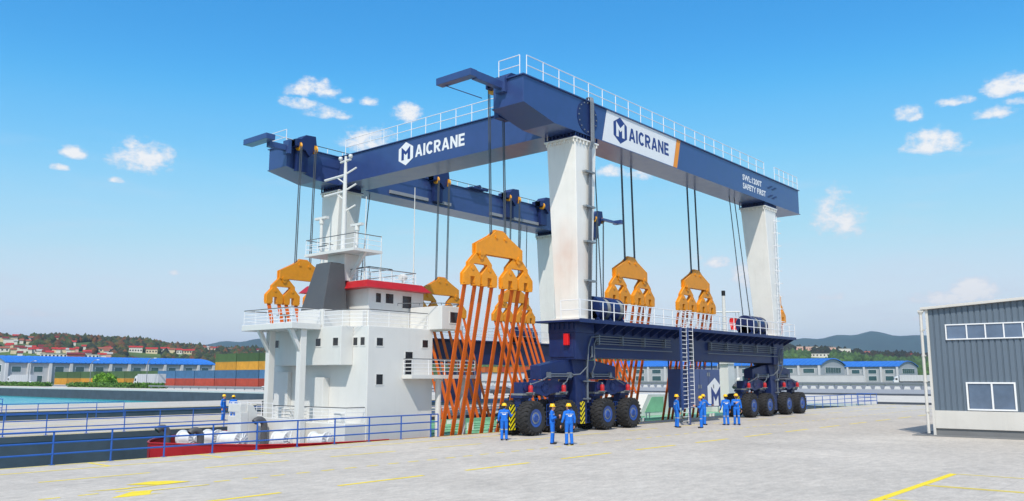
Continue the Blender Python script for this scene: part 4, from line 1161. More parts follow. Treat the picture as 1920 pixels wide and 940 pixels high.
for x in (68.6, 69.8):
    m = MB(); pts = [(x+.4,33,-.42),(x+.4,33,1.8)]+[(x+.0+.4*math.cos(t),33,1.8+.4*math.sin(t)) for t in [R(a) for a in (25,50,75,100,125,145)]]
    m.tube(pts, .2, 12); m.build('vent', M['grey_dk'], ship, auto=45)

# ------------------------------------------------------------------ people
def capsule(m, a, b, ra, rb, n=12):
    a = Vector(a); b = Vector(b)
    d = (b-a); d = d.normalized() if d.length > 1e-6 else Vector((0,0,1))
    u = d.orthogonal().normalized(); w = d.cross(u); prof = []
    for t in (-80,-50,-20): prof.append((ra*math.cos(R(t)), a + d*(ra*math.sin(R(t)))))
    for t in (20,50,80): prof.append((rb*math.cos(R(t)), b + d*(rb*math.sin(R(t)))))
    vs = []; fs = []
    for r, c in prof:
        for i in range(n):
            t = 2*math.pi*i/n; vs.append(c + u*(r*math.cos(t)) + w*(r*math.sin(t)))
    for k in range(len(prof)-1):
        for i in range(n): fs.append((k*n+i, k*n+(i+1)%n, (k+1)*n+(i+1)%n, (k+1)*n+i))
    fs += [tuple(range(n-1,-1,-1)), tuple(range((len(prof)-1)*n, len(prof)*n))]
    m.add(vs, fs)
PM = ['cover','skin','boot','hair','reflect','cover_d','logo_w']
def person(label, x, y, az, H=1.8, head=0, larm=None, rarm=None, stride=0, beard=False, group='workers in blue coveralls and yellow hard hats'):
    """larm / rarm: (elbow, wrist) in body axes (x forward, y left, z up)"""
    C = []
    def cap(a, b, ra, rb, mt): C.append((Vector(a), Vector(b), ra, rb, mt))
    for s in (-1, 1):
        st = stride*s
        cap((0,.095*s,.93), (.012+st*.5,.105*s,.50), .105, .078, 0)
        cap((.012+st*.5,.105*s,.50), (-.015+st,.112*s,.10), .08, .076, 0)
        cap((-.05+st,.112*s,.05), (.14+st,.132*s,.04), .05, .042, 2)
    cap((0,-.075,.95), (0,.075,.95), .118, .118, 0)
    cap((-.005,-.055,1.02), (-.01,-.085,1.30), .115, .118, 0); cap((-.005,.055,1.02), (-.01,.085,1.30), .115, .118, 0)
    cap((-.01,-.15,1.39), (-.01,.15,1.39), .082, .082, 0)
    hr = R(head); ch, sh = math.cos(hr), math.sin(hr)
    rot = lambda p: (p[0]*ch-p[1]*sh, p[0]*sh+p[1]*ch, p[2])
    cap((-.01,0,1.42), (.01,0,1.53), .06, .055, 1)
    cap((-.012,0,1.42), (-.012,0,1.46), .085, .07, 0)
    def hc(a, b, ra, rb, mt): cap(rot(a), rot(b), ra, rb, mt)
    hc((.02,0,1.585), (.012,0,1.655), .082, .094, 1)
    hc((.052,0,1.545), (.058,0,1.565), .052, .06, 3 if beard else 1)
    hc((-.035,0,1.60), (-.03,0,1.66), .083, .09, 3)
    hc((.10,0,1.62), (.122,0,1.592), .012, .017, 1)
    for s in (-1, 1):
        hc((.01,.092*s,1.60), (.005,.094*s,1.63), .018, .02, 1)
        hc((.094,.035*s,1.628), (.094,.036*s,1.628), .013, .013, 3)
        hc((.09,.02*s,1.645), (.088,.05*s,1.645), .014, .012, 3)
    hc((.104,-.02,1.553), (.104,.02,1.553), .012, .012, 3 if beard else 1)
    for s, arm in ((1, larm), (-1, rarm)):
        sh_ = Vector((-.01,.205*s,1.385))
        if arm is None: arm = ((-.035,.265*s,1.10), (.03,.275*s,.845))
        e, wv = Vector(arm[0]), Vector(arm[1])
        cap(sh_, e, .068, .056, 0)
        mid = e.lerp(wv, .6)
        cap(e, mid, .056, .048, 0); cap(mid, wv, .048, .043, 5)
        d = (wv-e).normalized()
        inn = Vector((0,-s,0)); inn = (inn - d*inn.dot(d)); inn = inn.normalized() if inn.length > .1 else Vector((1,0,0))
        fwd = d.cross(inn)*s; 
        if fwd.x < 0 and abs(d.z) > .6: fwd = -fwd
        pc = wv + d*.03; pe = wv + d*.085
        for q in (-.5, .5): cap(pc+fwd*.016*q, pe+fwd*.044*q, .024, .02, 1)
        for i, (q, ln) in enumerate(((1,.068),(.35,.078),(-.35,.072),(-1,.056))):
            b0 = pe + fwd*(.031*q); k1 = b0 + d*(ln*.55) + inn*.008; k2 = k1 + d*(ln*.40) + inn*.022
            cap(b0, k1, .0112, .0105, 1); cap(k1, k2, .0105, .0095, 1)
        t0 = pc + fwd*.022; t1 = t0 + fwd*.036 + d*.03 + inn*.012; t2 = t1 + d*.032 + inn*.01
        cap(t0, t1, .014, .012, 1); cap(t1, t2, .012, .0105, 1)
    m = MB()
    for a, b, ra, rb, mt in C: capsule(m, a, b, ra, rb)
    me = bpy.data.meshes.new('person'); me.from_pydata(m.v, [], m.f)
    o = bpy.data.objects.new('person', me); COL.objects.link(o)
    md = o.modifiers.new('r', 'REMESH'); md.mode = 'VOXEL'; md.voxel_size = .0095; md.use_smooth_shade = True
    sm = o.modifiers.new('s', 'SMOOTH'); sm.factor = .5; sm.iterations = 3
    dg = bpy.context.evaluated_depsgraph_get()
    me2 = bpy.data.meshes.new_from_object(o.evaluated_get(dg)); o.modifiers.clear(); o.data = me2; bpy.data.meshes.remove(me)
    me2.name = 'person'
    for k in PM: me2.materials.append(M[k])
    cen = np.empty(len(me2.polygons)*3); me2.polygons.foreach_get('center', cen); cen = cen.reshape(-1, 3)
    best = np.full(len(cen), 1e9); mi = np.zeros(len(cen), int); leg = np.zeros(len(cen), bool); tor = np.zeros(len(cen), bool)
    for i, (a, b, ra, rb, mt) in enumerate(C):
        a = np.array(a); b = np.array(b); ab = b-a; t = np.clip(((cen-a)@ab)/max(1e-9, ab@ab), 0, 1)
        dd = np.linalg.norm(cen-a-t[:,None]*ab, axis=1) - (ra+(rb-ra)*t)
        k = dd < best; best[k] = dd[k]; mi[k] = mt; leg[k] = i in (0,1,3,4); tor[k] = i in (7,8,9)
    z = cen[:,2]
    mi[(mi == 0) & leg & (z > .50) & (z < .545)] = 4
    mi[(mi == 0) & tor & (z > 1.30) & (z < 1.335)] = 4
    sw = tor & (cen[:,0] < -.09) & (np.abs(z-(1.235+.25*np.abs(cen[:,1]))) < .022) & (np.abs(cen[:,1]) < .09)
    mi[sw] = 6
    me2.polygons.foreach_set('material_index', mi.astype(np.int32)); me2.polygons.foreach_set('use_smooth', np.ones(len(cen), bool))
    # hard hat: shell, peak
    h = MB(); hcx, hcz = .008, 1.665
    h.lathe([(.118,-.012),(.122,.0),(.116,.045),(.098,.085),(.06,.112),(.0,.12)], (hcx,0,hcz), 'z', 24)
    h.lathe([(.118,-.006),(.142,-.012),(.142,-.004),(.118,.006)], (hcx,0,hcz), 'z', 24)
    h.prism([(.09,-.085),(.165,-.05),(.18,0),(.165,.05),(.09,.085)], 'z', hcz-.012, hcz-.003)
    h.box(-.09,.09,-.014,.014,hcz+.09,hcz+.122)
    h.v = [rot(v) for v in h.v]
    hat = h.build('hard_hat', M['hat'], auto=50); hat.parent = o
    f = H/1.785
    o.location = (x, y, 0); o.rotation_euler = (0, 0, R(az)); o.scale = (f, f, f)
    return tag(o, label, 'person', group)
person('worker by the front tyre, back to us, right arm raised toward the striped board', 30.36, 26.31, 42, 1.72, -25, None, ((.12,-.33,1.16),(.34,-.42,1.20)))
person('worker in front of the tyres facing right, both hands held up before his chest', 30.06, 23.23, -62, 1.75, 8, ((.05,.25,1.12),(.27,.08,1.19)), ((.04,-.25,1.13),(.28,-.04,1.24)))
person('worker with his back to us and arms hanging, nearest the camera', 30.06, 22.32, 62, 1.79, 28, ((-.05,.30,1.12),(-.02,.38,.88)), None, .03)
person('worker standing alone at the foot of the access ladder, facing right', 44.59, 25.24, -38, 1.92, 0, None, ((.0,-.25,1.1),(.07,-.25,.85)))
person('worker facing left with his left hand held out, in front of the navy cabinet', 45.03, 23.91, 128, 1.84, 10, ((.12,.30,1.14),(.34,.36,1.22)), None, .04)
person('worker behind the one facing left, stretching his right arm toward the cabinet emblem', 48.0, 25.31, -12, 1.88, -5, None, ((.16,-.27,1.18),(.42,-.30,1.16)), .03)
person('worker with his back to us next to the bearded one, by the rear wheels', 48.77, 24.19, 52, 1.88, 0, ((-.02,.28,1.11),(.02,.36,.87)), None, .02)
person('bearded worker facing us with one hand on his chest, by the rear wheels', 49.25, 23.72, 214, 1.92, 5, None, ((.06,-.26,1.13),(.2,-.08,1.24)), .04, True)
person('worker on the far quay standing sideways, left of the white fairlead post', 31.71, 52.74, -62, 1.76, -5)
person('worker on the far quay half hidden behind the white fairlead post', 32.13, 52.24, 50, 1.72, 20)
person('worker on the far quay almost hidden behind the white platform column', 34.55, 51.0, 60, 1.76, 0)

# ------------------------------------------------------------------ grey workshop on the right
BX = 46.8; BY1 = 11.9; BY0 = -12.0
bl = thing('workshop', 'grey corrugated workshop with white framed windows at the right edge', 'workshop', (BX, 0, 0))
M['clad'] = mat('grey cladding sheet', (98, 112, 126), .5, var=.07, scale=.8, stretch=(1,1,.3), streak=.08)
zr = lambda y: 6.42+(12.14-y)*.056
m = MB()
# ribbed sheet: trapezoid profile along y
yy = BY1-.12; prof = []
while yy > BY0:
    prof += [(yy,0),(yy-.19,0),(yy-.21,.045),(yy-.25,.045),(yy-.27,0)]
    yy -= .27
for (ya, da), (yb, db) in zip(prof[:-1], prof[1:]):
    m.poly([(BX+da,ya,1.26),(BX+db,yb,1.26),(BX+db,yb,zr(yb)-.1),(BX+da,ya,zr(ya)-.1)])
m.build('cladding', M['clad'], bl)
m = MB(); m.hexa([(BX+.06,BY0,0),(BX+24,BY0,0),(BX+24,BY1-.05,0),(BX+.06,BY1-.05,0)], [(BX+.06,BY0,zr(BY0)-.12),(BX+24,BY0,zr(BY0)-.12),(BX+24,BY1-.05,zr(BY1)-.12),(BX+.06,BY1-.05,zr(BY1)-.12)])
m.build('wall', M['clad'], bl)
m = MB(); m.box(BX-.06,BX+.058,BY0,BY1-.12,.38,1.258); m.build('plinth', M['plinth'], bl, bevel=.01)
m = MB(); m.box(BX+.02,BX+.059,BY0,BY1-.12,.0,.378); m.build('base', M['plinth_d'], bl)
m = MB(); m.box(BX-.07,BX+.07,BY1-.118,BY1+.0,.0,zr(BY1)-.08); m.build('corner_post', M['plinth'], bl)
m = MB(); m.hexa([(BX-.22,BY0,zr(BY0)-.09),(BX+24.2,BY0,zr(BY0)-.09),(BX+24.2,BY1+.2,zr(BY1+.2)-.09),(BX-.22,BY1+.2,zr(BY1+.2)-.09)], [(BX-.22,BY0,zr(BY0)+.04),(BX+24.2,BY0,zr(BY0)+.04),(BX+24.2,BY1+.2,zr(BY1+.2)+.04),(BX-.22,BY1+.2,zr(BY1+.2)+.04)])
m.build('roof', M['plinth'], bl, bevel=.01)
m = MB(); m.box(BX-.18,BX+.02,BY1+.05,BY1+.33,6.22,6.32); m.tube([(BX-.08,BY1+.22,6.22),(BX-.08,BY1+.22,.12)], .075, 12); m.lathe([(.14,6.22),(.08,6.1)], (BX-.08,BY1+.22,0), 'z', 12)
dp = m.build('downpipe', M['plinth'], bl, auto=45)
m = MB()
for z in (1.2,2.7,4.0,5.3): m.box(BX-.18,BX+.0,BY1+.1,BY1+.14,z-.03,z+.03); m.lathe([(.09,z-.05),(.09,z+.05)], (BX-.08,BY1+.22,0), 'z', 12)
m.build('pipe_bracket', M['plinth'], dp)
def bwin(y1, y0, z0, z1, ms, t=.06):
    m = MB(); x0, x1 = BX-.07, BX+.02
    m.box(x0,x1,y0,y1,z1-t,z1); m.box(x0,x1,y0,y1,z0,z0+t); m.box(x0,x1,y1-t,y1,z0+t,z1-t); m.box(x0,x1,y0,y0+t,z0+t,z1-t)
    for y in ms: m.box(x0+.005,x1,y-t*.5,y+t*.5,z0+t,z1-t)
    f = m.build('window', M['frame_w'], bl)
    ed = [y1-t]+list(ms)+[y0+t]
    for a, b in zip(ed[:-1], ed[1:]):
        m = MB(); m.box(BX-.02,BX-.012,b+t*.4,a-t*.4,z0+t*.8,z1-t*.8); m.build('pane', M['pane'], f)
    return f
bwin(11.02, 6.05, 4.77, 5.55, [10.05,9.22,8.42,7.62,6.83], .055)
bwin(10.27, 8.12, 1.30, 2.67, [9.14], .075)
bwin(4.9, 0.2, 4.77, 5.55, [4.1,3.3,2.5,1.7,.9], .055)
m = MB(); m.box(BX-.55,BX+25,BY0-1,BY1+.9,-.0,.045); tag(m.build('paved_strip', M['plinth_d']), kind='structure')

# ------------------------------------------------------------------ warehouses with blue barrel roofs
def warehouse(label, ox, oy, rz, Ln, Wd, eave, rise, bay=8, base=0, gw=True):
    t = thing('warehouse', label, 'warehouse', (ox, oy, 0), R(rz), 'warehouses with blue barrel roofs')
    arc = lambda k, n, ex=0, up=0: (-ex + (Wd+2*ex)*k/n, eave+up + rise*math.sin(math.pi*k/n)**.85 if 0 < k < n else eave+up-.0)
    def b(m, name, mt, par=t): 
        o = m.build(name, mt); o.parent = par; return o
    m = MB(); n = 20
    m.prism([(0,0),(Wd,0)]+[arc(k, n) for k in range(n, -1, -1)], 'x', 0, Ln)
    b(m, 'wall', M['wall_g'])  # greyer than the pillars: recess shade put into the wall colour
    m = MB(); pts = [arc(k, n, .9, .05) for k in range(n+1)]; up = [arc(k, n, .9, .3) for k in range(n, -1, -1)]
    m.prism(pts+up, 'x', -.7, Ln+.7)
    rf = b(m, 'roof', M['roof_b'])
    m = MB(); x = -.6
    while x < Ln+.6:
        m.prism([arc(k, n, .92, .3) for k in range(n+1)]+[arc(k, n, .92, .55) for k in range(n, -1, -1)], 'x', x, x+.5); x += 2.6
    b(m, 'roof_rib', M['roof_b'], rf)
    nb = int(Ln//bay)
    for i in range(nb+1):
        x = min(i*Ln/nb, Ln-.5)
        m = MB(); m.box(x-.55,x+.55,-1.1,-.004,0,eave-.1); b(m, 'pillar', M['wall_w'])
    for i in range(nb):
        x = i*Ln/nb
        for z0, z1 in ((.9,3.8),(5.0,7.5)):
            m = MB(); m.box(x+2.0,x+bay*.72,-.08,-.004,z0,z1); f = b(m, 'window', M['frame_w'])
            m = MB(); m.box(x+2.15,x+bay*.72-.15,-.12,-.082,z0+.15,z1-.15); b(m, 'pane', M['glass_t'], f)
    if gw:
        for xe, s in ((0,-1),(Ln,1)):
            for z0, z1, y0, y1 in ((5.0,8.2,Wd*.18,Wd*.82),(.8,4.2,Wd*.2,Wd*.8)):
                m = MB(); m.box(min(xe+s*.004,xe+s*.1),max(xe+s*.004,xe+s*.1),y0,y1,z0,z1); f = b(m, 'window', M['frame_w'])
                m = MB(); q = 6
                for k in range(q):
                    ya = y0+(y1-y0)*k/q+.15; m.box(min(xe+s*.102,xe+s*.15),max(xe+s*.102,xe+s*.15),ya,ya+(y1-y0)/q-.3,z0+.2,z1-.2)
                b(m, 'pane', M['glass_t'], f)
    return t
warehouse('long warehouse with blue barrel roof on the left, behind the low container stack', 130, 380, 0, 92, 26, 8.8, 2.7)
warehouse('nearer of the two right warehouses, its white arched gable beside the rear wheels', 423.5, 290, -90, 132, 34, 8.9, 3.3, 11)
warehouse('farther blue roofed warehouse at the right, left of the grey downpipe', 517, 205, -90, 57, 38, 9.0, 3.2, 9.5)
def wall_thing(label, x0, x1, y0, y1, h, mt='wall_w'):
    t = thing('boundary_wall', label, 'wall', ((x0+x1)/2, (y0+y1)/2, 0), 0)
    m = MB(); m.box(x0,x1,y0,y1,-.02,h); m.build('panel', M[mt], t)
    m = MB(); m.box(x0-.08,x1+.08,y0-.08,y1+.08,h+.002,h+.16); m.build('coping', M['wall_g'], t)
    return t
wall_thing('low white boundary wall before the right warehouses', 404, 404.4, 131, 172, 3.9)
wall_thing('white boundary wall seen through the orange slings of the nearest beam', 231, 231.4, 180, 222, 4.2)
# road with edge wall and barrier blocks on the right
m = MB(); m.poly([(145.6,-120,.2),(205,-120,.2),(205,218,.2),(145.6,218,.2)]); struct('road', m, M['asphalt_l'])
m = MB(); m.box(145.2,145.598,-120,218,-.0,.3); struct('kerb', m, M['quaywall'])
m = MB(); m.poly([(207,-120,.05),(330,-120,.05),(330,205,.05),(207,205,.05)]); struct('road', m, M['asphalt'])
bm_ = MB(); bm_.hexa([(-.35,-.75,0),(.35,-.75,0),(.35,.75,0),(-.35,.75,0)], [(-.12,-.45,.85),(.12,-.45,.85),(.12,.55,.85),(-.12,.55,.85)])
bb = None
for k in range(88):
    y = 25+k*2.15
    if bb is None: bb = bm_.build('barrier_block', M['concrete_w'], bevel=.05); o = bb
    else: o = dup(bb)
    o.location = (205.8, y, .0)
    tag(o, 'white concrete barrier block in the long row beside the road on the right', 'barrier', 'concrete barrier blocks along the road')
t = thing('crash_barrier', 'long grey crash barrier on posts behind the white barrier blocks', 'crash barrier', (212, 80, 0))
m = MB(); m.box(211.9,212.1,-60,205,1.2,1.75); m.box(211.85,211.9,-60,205,1.4,1.55); m.build('beam', M['grey'], t)
pm = MB(); pm.box(-.08,.08,-.08,.08,0,1.3); pp = None
for k in range(66):
    y = -60+k*4-80
    if pp is None: pp = pm.build('post', M['grey']); pp.parent = t; pp.location = (.2,y,0)
    else: dup(pp, t, (.2,y,0))
t = thing('crash_barrier', 'low steel crash barrier along the quay road on the left', 'crash barrier', (109.5, 180, 0))
m = MB(); m.box(109.42,109.6,150,219,.55,.85); m.build('beam', M['grey'], t)
pp = None
for k in range(18):
    y = -30+k*4
    if pp is None: pp = MB().box(-.07,.07,-.07,.07,0,.6).build('post', M['grey']); pp.parent = t; pp.location = (.2,y,0)
    else: dup(pp, t, (.2,y,0))
m = MB(); m.poly([(119,60,.004),(136,60,.004),(136,600,.004),(119,600,.004)]); struct('road', m, M['asphalt'])

# ------------------------------------------------------------------ containers
CC = {'green': (76, 104, 66), 'yellow': (202, 152, 52), 'blue': (74, 118, 158), 'red': (178, 78, 60), 'orange': (196, 104, 44), 'teal': (70,112,110)}
CM = {}
def container_mesh(colr):
    mt = mat('container ' + colr, CC[colr], .6, var=.16, scale=.5, streak=.5, objvar=.24)
    m = MB(); Lc, Wc, Hc = 11.95, 2.44, 2.58
    m.box(.06,Wc-.06,-Lc/2+.1,Lc/2-.1,.12,Hc-.08)
    for x in (0, Wc-.14):
        for y in (-Lc/2, Lc/2-.16): m.box(x,x+.14,y,y+.16,0,Hc)
        m.box(x,x+.12,-Lc/2+.16,Lc/2-.16,0,.16); m.box(x,x+.12,-Lc/2+.16,Lc/2-.16,Hc-.12,Hc)
    for k in range(40):
        y = -Lc/2+.3+k*.293; m.box(.005,.06,y,y+.14,.17,Hc-.13); m.box(Wc-.06,Wc-.005,y,y+.14,.17,Hc-.13)
    for y in (-Lc/2, Lc/2-.1):
        m.box(.14,Wc-.14,y,y+.1,0,.16); m.box(.14,Wc-.14,y,y+.1,Hc-.12,Hc)
        for x in (.5,.9,1.5,1.9): m.cyl((x,y+(.02 if y < 0 else .09),.1),(x,y+(.02 if y < 0 else .09),Hc-.1),.03,n=6)
    return m, mt
def container(colr, x, y, z, rz, label, group):
    if colr not in CM:
        m, mt = container_mesh(colr); o = m.build('shipping_container', mt); CM[colr] = o
    else: o = dup(CM[colr])
    o.location = (x, y, z); o.rotation_euler = (0, 0, R(rz))
    return tag(o, label, 'container', group)
ORD = ['first','second','third','fourth','fifth','sixth','seventh','eighth','ninth','tenth','eleventh','twelfth','thirteenth','fourteenth','fifteenth','sixteenth']
gA = 'containers in the long quayside stack on the left'
rows = [  # (colour low, colour high, first y, count, phrase)
    ('yellow', 'green', 369.0, 7), ('red', 'blue', 282.0, 6)]
for lo, hi, y0, c in rows:
    for k in range(c):
        y = y0-k*12.5
        container(lo, 147, y, 0, 0, '%s %s container from the left, ground tier of the quayside stack' % (ORD[k], lo), gA)
        container(hi, 147, y, 2.6, 0, '%s %s container from the left, second tier of the quayside stack' % (ORD[k], hi), gA)
for k in range(4):
    y = 245.0-k*12.42
    container('yellow', 147.2, y, 5.2, 0, '%s yellow container from the left, third tier beside the ship' % ORD[k], gA)
    container('green', 147.2, y, 7.8, 0, '%s green container from the left, top tier beside the ship' % ORD[k], gA)
container('red', 143.4, 381.5, 0, 90, 'red container end-on at the far left of the quayside stack', gA)
container('blue', 143.4, 381.5, 2.6, 90, 'blue container end-on at the far left, on top of the red one', gA)
gB = 'container ends in the far stack under the crane beam'
rnd = random.Random(3)
for seg, (ya, c) in enumerate(((199.5, 10), (236, 15))):
    for k in range(c):
        for j in range(3):
            cl = [('yellow','red','orange'),('green','blue','teal'),('red','yellow','orange')][j][rnd.randrange(3)]
            place = 'right of the front wheels' if seg == 0 else 'behind the slings left of the wheels'
            container(cl, 300, ya+k*2.55, j*2.6, 90, '%s container end, %s tier of far stack %s' % (cl, ('ground','middle','top')[j], place), gB)

# ------------------------------------------------------------------ vehicles
def lorry(label, x, y, rz, Lt=13.0, n=3):
    t = thing('lorry', label, 'lorry', (x, y, 0), R(rz), 'lorries on the yard roads')
    b = lambda m, nm, mt, par=t, **k: (lambda o: (setattr(o, 'parent', par), o)[1])(m.build(nm, mt, **k))
    m = MB(); m.prism([(0,.6),(0,1.3),(.25,1.75),(.55,2.7),(.9,3.2),(2.1,3.55),(2.1,.6)], 'y', -1.22, 1.22); cabn = b(m, 'cab', M['truck_w'], bevel=.05)
    m = MB(); m.hexa([(.20,-1.0,1.78),(.27,-1.0,1.72),(.27,1.0,1.72),(.20,1.0,1.78)], [(.48,-1.0,2.62),(.55,-1.0,2.6),(.55,1.0,2.6),(.48,1.0,2.62)])
    for s in (-1, 1): m.box(.75,1.65,s*1.23-.01,s*1.23+.01,1.75,2.6)
    b(m, 'windscreen', M['glass_d'], cabn)
    m = MB(); m.box(2.5,2.5+Lt,-1.25,1.25,1.15,3.95)
    tr = b(m, 'trailer', M['trailer'], bevel=.03)
    m = MB()
    for k in range(int(Lt//1.3)): m.box(2.6+k*1.3,2.66+k*1.3,-1.28,1.28,1.2,3.9)
    b(m, 'trailer_post', M['truck_w'], tr)
    m = MB(); m.box(.4,2.5+Lt,-.5,.5,.75,1.1); b(m, 'chassis', M['black'])
    for wx in (1.0, 3.6, Lt-.8, Lt+.5):
        for s in (-1, 1):
            m = MB(); m.cyl((wx,s*1.2,.5),(wx,s*.85,.5),.5,n=16); b(m, 'wheel', M['rubber'])
    return t
lorry('white lorry with grey trailer at the far left, beside the container stack', 129, 372, -82, 15)
lorry('white lorry with a tall pale trailer parked before the green containers', 127.5, 262.5, -90, 13)
lorry('white lorry cab with long trailer partly hidden by the workshop downpipe', 408.5, 119.5, -65, 13)
def car(label, x, y, rz, mt, Lc=4.9):
    t = thing('parked_car', label, 'car', (x, y, 0), R(rz), 'cars parked around the yard')
    b = lambda m, nm, mt_, par=t, **k: (lambda o: (setattr(o, 'parent', par), o)[1])(m.build(nm, mt_, **k))
    h = Lc/2
    m = MB(); m.prism([(-h,.35),(-h,.75),(-h+.1,.95),(-h+1.0,1.0),(-.1-.35,1.02),(h-1.35,.98),(h-.2,.82),(h,.6),(h,.32)], 'y', -.9, .9)
    m.frustum((-h+.85,h-1.3,-.86,.86), 1.0, (-h+1.5,h-2.25,-.68,.68), 1.46)
    bd = b(m, 'body', mt, bevel=.06)
    m = MB()
    for s in (-1, 1):
        m.hexa([(-h+1.05,s*.853,1.05),(h-1.5,s*.853,1.05),(h-2.3,s*.715,1.4),(-h+1.5,s*.715,1.4)], [(-h+1.05,s*.87,1.05),(h-1.5,s*.87,1.05),(h-2.3,s*.732,1.4),(-h+1.5,s*.732,1.4)])
    b(m, 'window', M['glass_d'], bd)
    for wx in (-h+.9, h-.95):
        for s in (-1, 1):
            m = MB(); m.cyl((wx,s*.72,.33),(wx,s*.93,.33),.33,n=20); wv = b(m, 'wheel', M['rubber'])
            m = MB(); m.cyl((wx,s*.931,.33),(wx,s*.94,.33),.21,n=16); b(m, 'rim', M['grey'], wv)
    return t
car('dark grey saloon seen through the orange slings beside the front wheels', 104.6, 90.5, -45, M['car_d'])
car('white car near the left edge, in front of the far lorry', 126.5, 344, -85, M['truck_w'], 5.4)
car('white car mostly hidden by the white platform column', 111.6, 165.5, -60, M['truck_w'])
car('grey car at the foot of the yellow containers, beside the bush', 132.5, 293.5, -88, M['trailer'], 4.6)

# ------------------------------------------------------------------ street lamps
def lamp(label, x, y, h, rz):
    t = thing('street_lamp', label, 'street lamp', (x, y, 0), R(rz), 'curved street lamps on the quay road')
    m = MB(); pts = [(0,0,0),(0,0,h-2.2),(.12,0,h-1.3),(.55,0,h-.55),(1.3,0,h-.1),(2.1,0,h)]
    m.tube(pts, .11, 8); o = m.build('pole', M['grey'], auto=60); o.parent = t
    m = MB(); m.box(2.0,2.9,-.16,.16,h-.1,h+.08); o = m.build('lamp_head', M['truck_w'], bevel=.03); o.parent = t
lamp('leftmost curved street lamp, in front of the left lorry trailer', 123, 337, 8.9, -60)
lamp('middle curved street lamp beside the round green bush', 122.5, 284.5, 8.6, -60)
lamp('rightmost curved street lamp, in front of the pale trailer', 122.5, 246.5, 8.6, -60)

# ------------------------------------------------------------------ leaves
rs = np.random.RandomState(5)
def leafy(name, mt, pts, size, parent=None):
    """pts: (n,3) leaf centres; one quad per leaf, turned at random"""
    n = len(pts)
    a = rs.normal(size=(n,3)); a /= np.linalg.norm(a, axis=1)[:,None]
    b = np.cross(a, rs.normal(size=(n,3))); b /= np.linalg.norm(b, axis=1)[:,None]
    s = size*rs.uniform(.6, 1.3, size=(n,1))
    q = np.stack([pts-a*s-b*s*.55, pts+a*s-b*s*.55, pts+a*s+b*s*.55, pts-a*s+b*s*.55], 1).reshape(-1,3)
    me = bpy.data.meshes.new(name); me.vertices.add(4*n); me.vertices.foreach_set('co', q.ravel())
    me.loops.add(4*n); me.loops.foreach_set('vertex_index', np.arange(4*n, dtype=np.int32))
    me.polygons.add(n); me.polygons.foreach_set('loop_start', np.arange(0, 4*n, 4, dtype=np.int32))
    me.update(calc_edges=True); me.validate(); me.materials.append(mt)
    o = bpy.data.objects.new(name, me); COL.objects.link(o); o.parent = parent
    return o
def hedge(label, x, y0, y1, h, wd):
    n = int((y1-y0)*70); u = rs.uniform(size=(n,3))
    hh = h*(.82+.18*np.sin(u[:,1]*(y1-y0)*1.9)) ; p = np.stack([(u[:,0]-.5)*wd, (u[:,1]-.5)*(y1-y0), .08+u[:,2]*hh], 1)
    o = leafy('hedge', M['leaf'], p, .26); o.location = (x, (y0+y1)/2, 0)
    return tag(o, label, 'hedge')
hedge('clipped green hedge at the left edge above the dark quay wall', 113, 292, 390, 1.35, 3.0)
hedge('clipped green hedge below the bush and the pale trailer', 113, 219, 275.5, 1.4, 3.0)
t = thing('bush', 'round bright green bush before the yellow and green containers', 'bush', (124.5, 278.5, 0))
q = rs.normal(size=(2600,3)); q /= np.linalg.norm(q, axis=1)[:,None]; q *= rs.uniform(.55, 1, size=(2600,1))**.5
lump = 1+.22*np.sin(q[:,:1]*5+1)*np.cos(q[:,1:2]*6)
o = leafy('crown', M['leaf_b'], np.concatenate([q[:1300]*lump[:1300]*[2.2,3.0,1.9]+[0,2.4,2.2], q[1300:]*lump[1300:]*[2.0,2.9,1.85]+[0,-2.6,2.1]]), .3, t)
m = MB()
for y in (-2.5, 0, 2.4): m.cyl((0,y,0),(.1,y*1.05,2),.14,.06,n=7)
o = m.build('trunk', M['bark']); o.parent = t

# ------------------------------------------------------------------ hills, woods, houses
HT = ([4.79, 12.57, 14.87, 16.65, 18.47, 20.03, 22.27, 28.32, 35.36, 42.54, 49.66, 53.13, 56.52, 59.14, 61.38, 63.25, 65.08, 66.55, 67.99, 69.95, 71.56, 74.12, 78.82],[1.244, 1.353, 1.445, 1.531, 1.717, 1.937, 2.031, 1.81, 1.559, 1.493, 1.686, 1.805, 1.881, 1.922, 2.029, 2.233, 2.398, 2.433, 2.498, 2.514, 2.473, 2.314, 2.068])
def crest(az): return np.interp(az, HT[0], HT[1])
RC = 1250.0; R0 = 620.0
def sstep(t): t = np.clip(t, 0, 1); return t*t*(3-2*t)
def hill_z(az, r):
    hc = 2.9 + RC*np.tan(np.radians(crest(az))) - 7
    up = sstep((r-R0)/(RC-R0)); dn = 1-.6*sstep((r-RC)/1200)
    return np.maximum(hc, 4)*np.where(r < RC, up, dn) + 1.5*up*np.sin(az*1.7+r*.011)*np.cos(r*.017) - .3
def polar_mesh(name, fz, az, rr, mt, kind='structure'):
    A, Rr = np.meshgrid(np.radians(az), rr, indexing='ij')
    Zz = fz(np.degrees(A), Rr)
    v = np.stack([Rr*np.cos(A), Rr*np.sin(A), Zz], -1).reshape(-1,3)
    n1, n2 = len(az), len(rr)
    fs = [(i*n2+j, (i+1)*n2+j, (i+1)*n2+j+1, i*n2+j+1) for i in range(n1-1) for j in range(n2-1)]
    me = bpy.data.meshes.new(name); me.from_pydata(v.tolist(), [], fs); me.materials.append(mt)
    bm = bmesh.new(); bm.from_mesh(me); bmesh.ops.recalc_face_normals(bm, faces=bm.faces)
    bm.to_mesh(me); bm.free()
    for p in me.polygons: p.use_smooth = True
    o = bpy.data.objects.new(name, me); COL.objects.link(o); return tag(o, kind=kind)
M['hill'] = mat('hill meadow', (80, 104, 46), .95, var=.4, scale=.012)
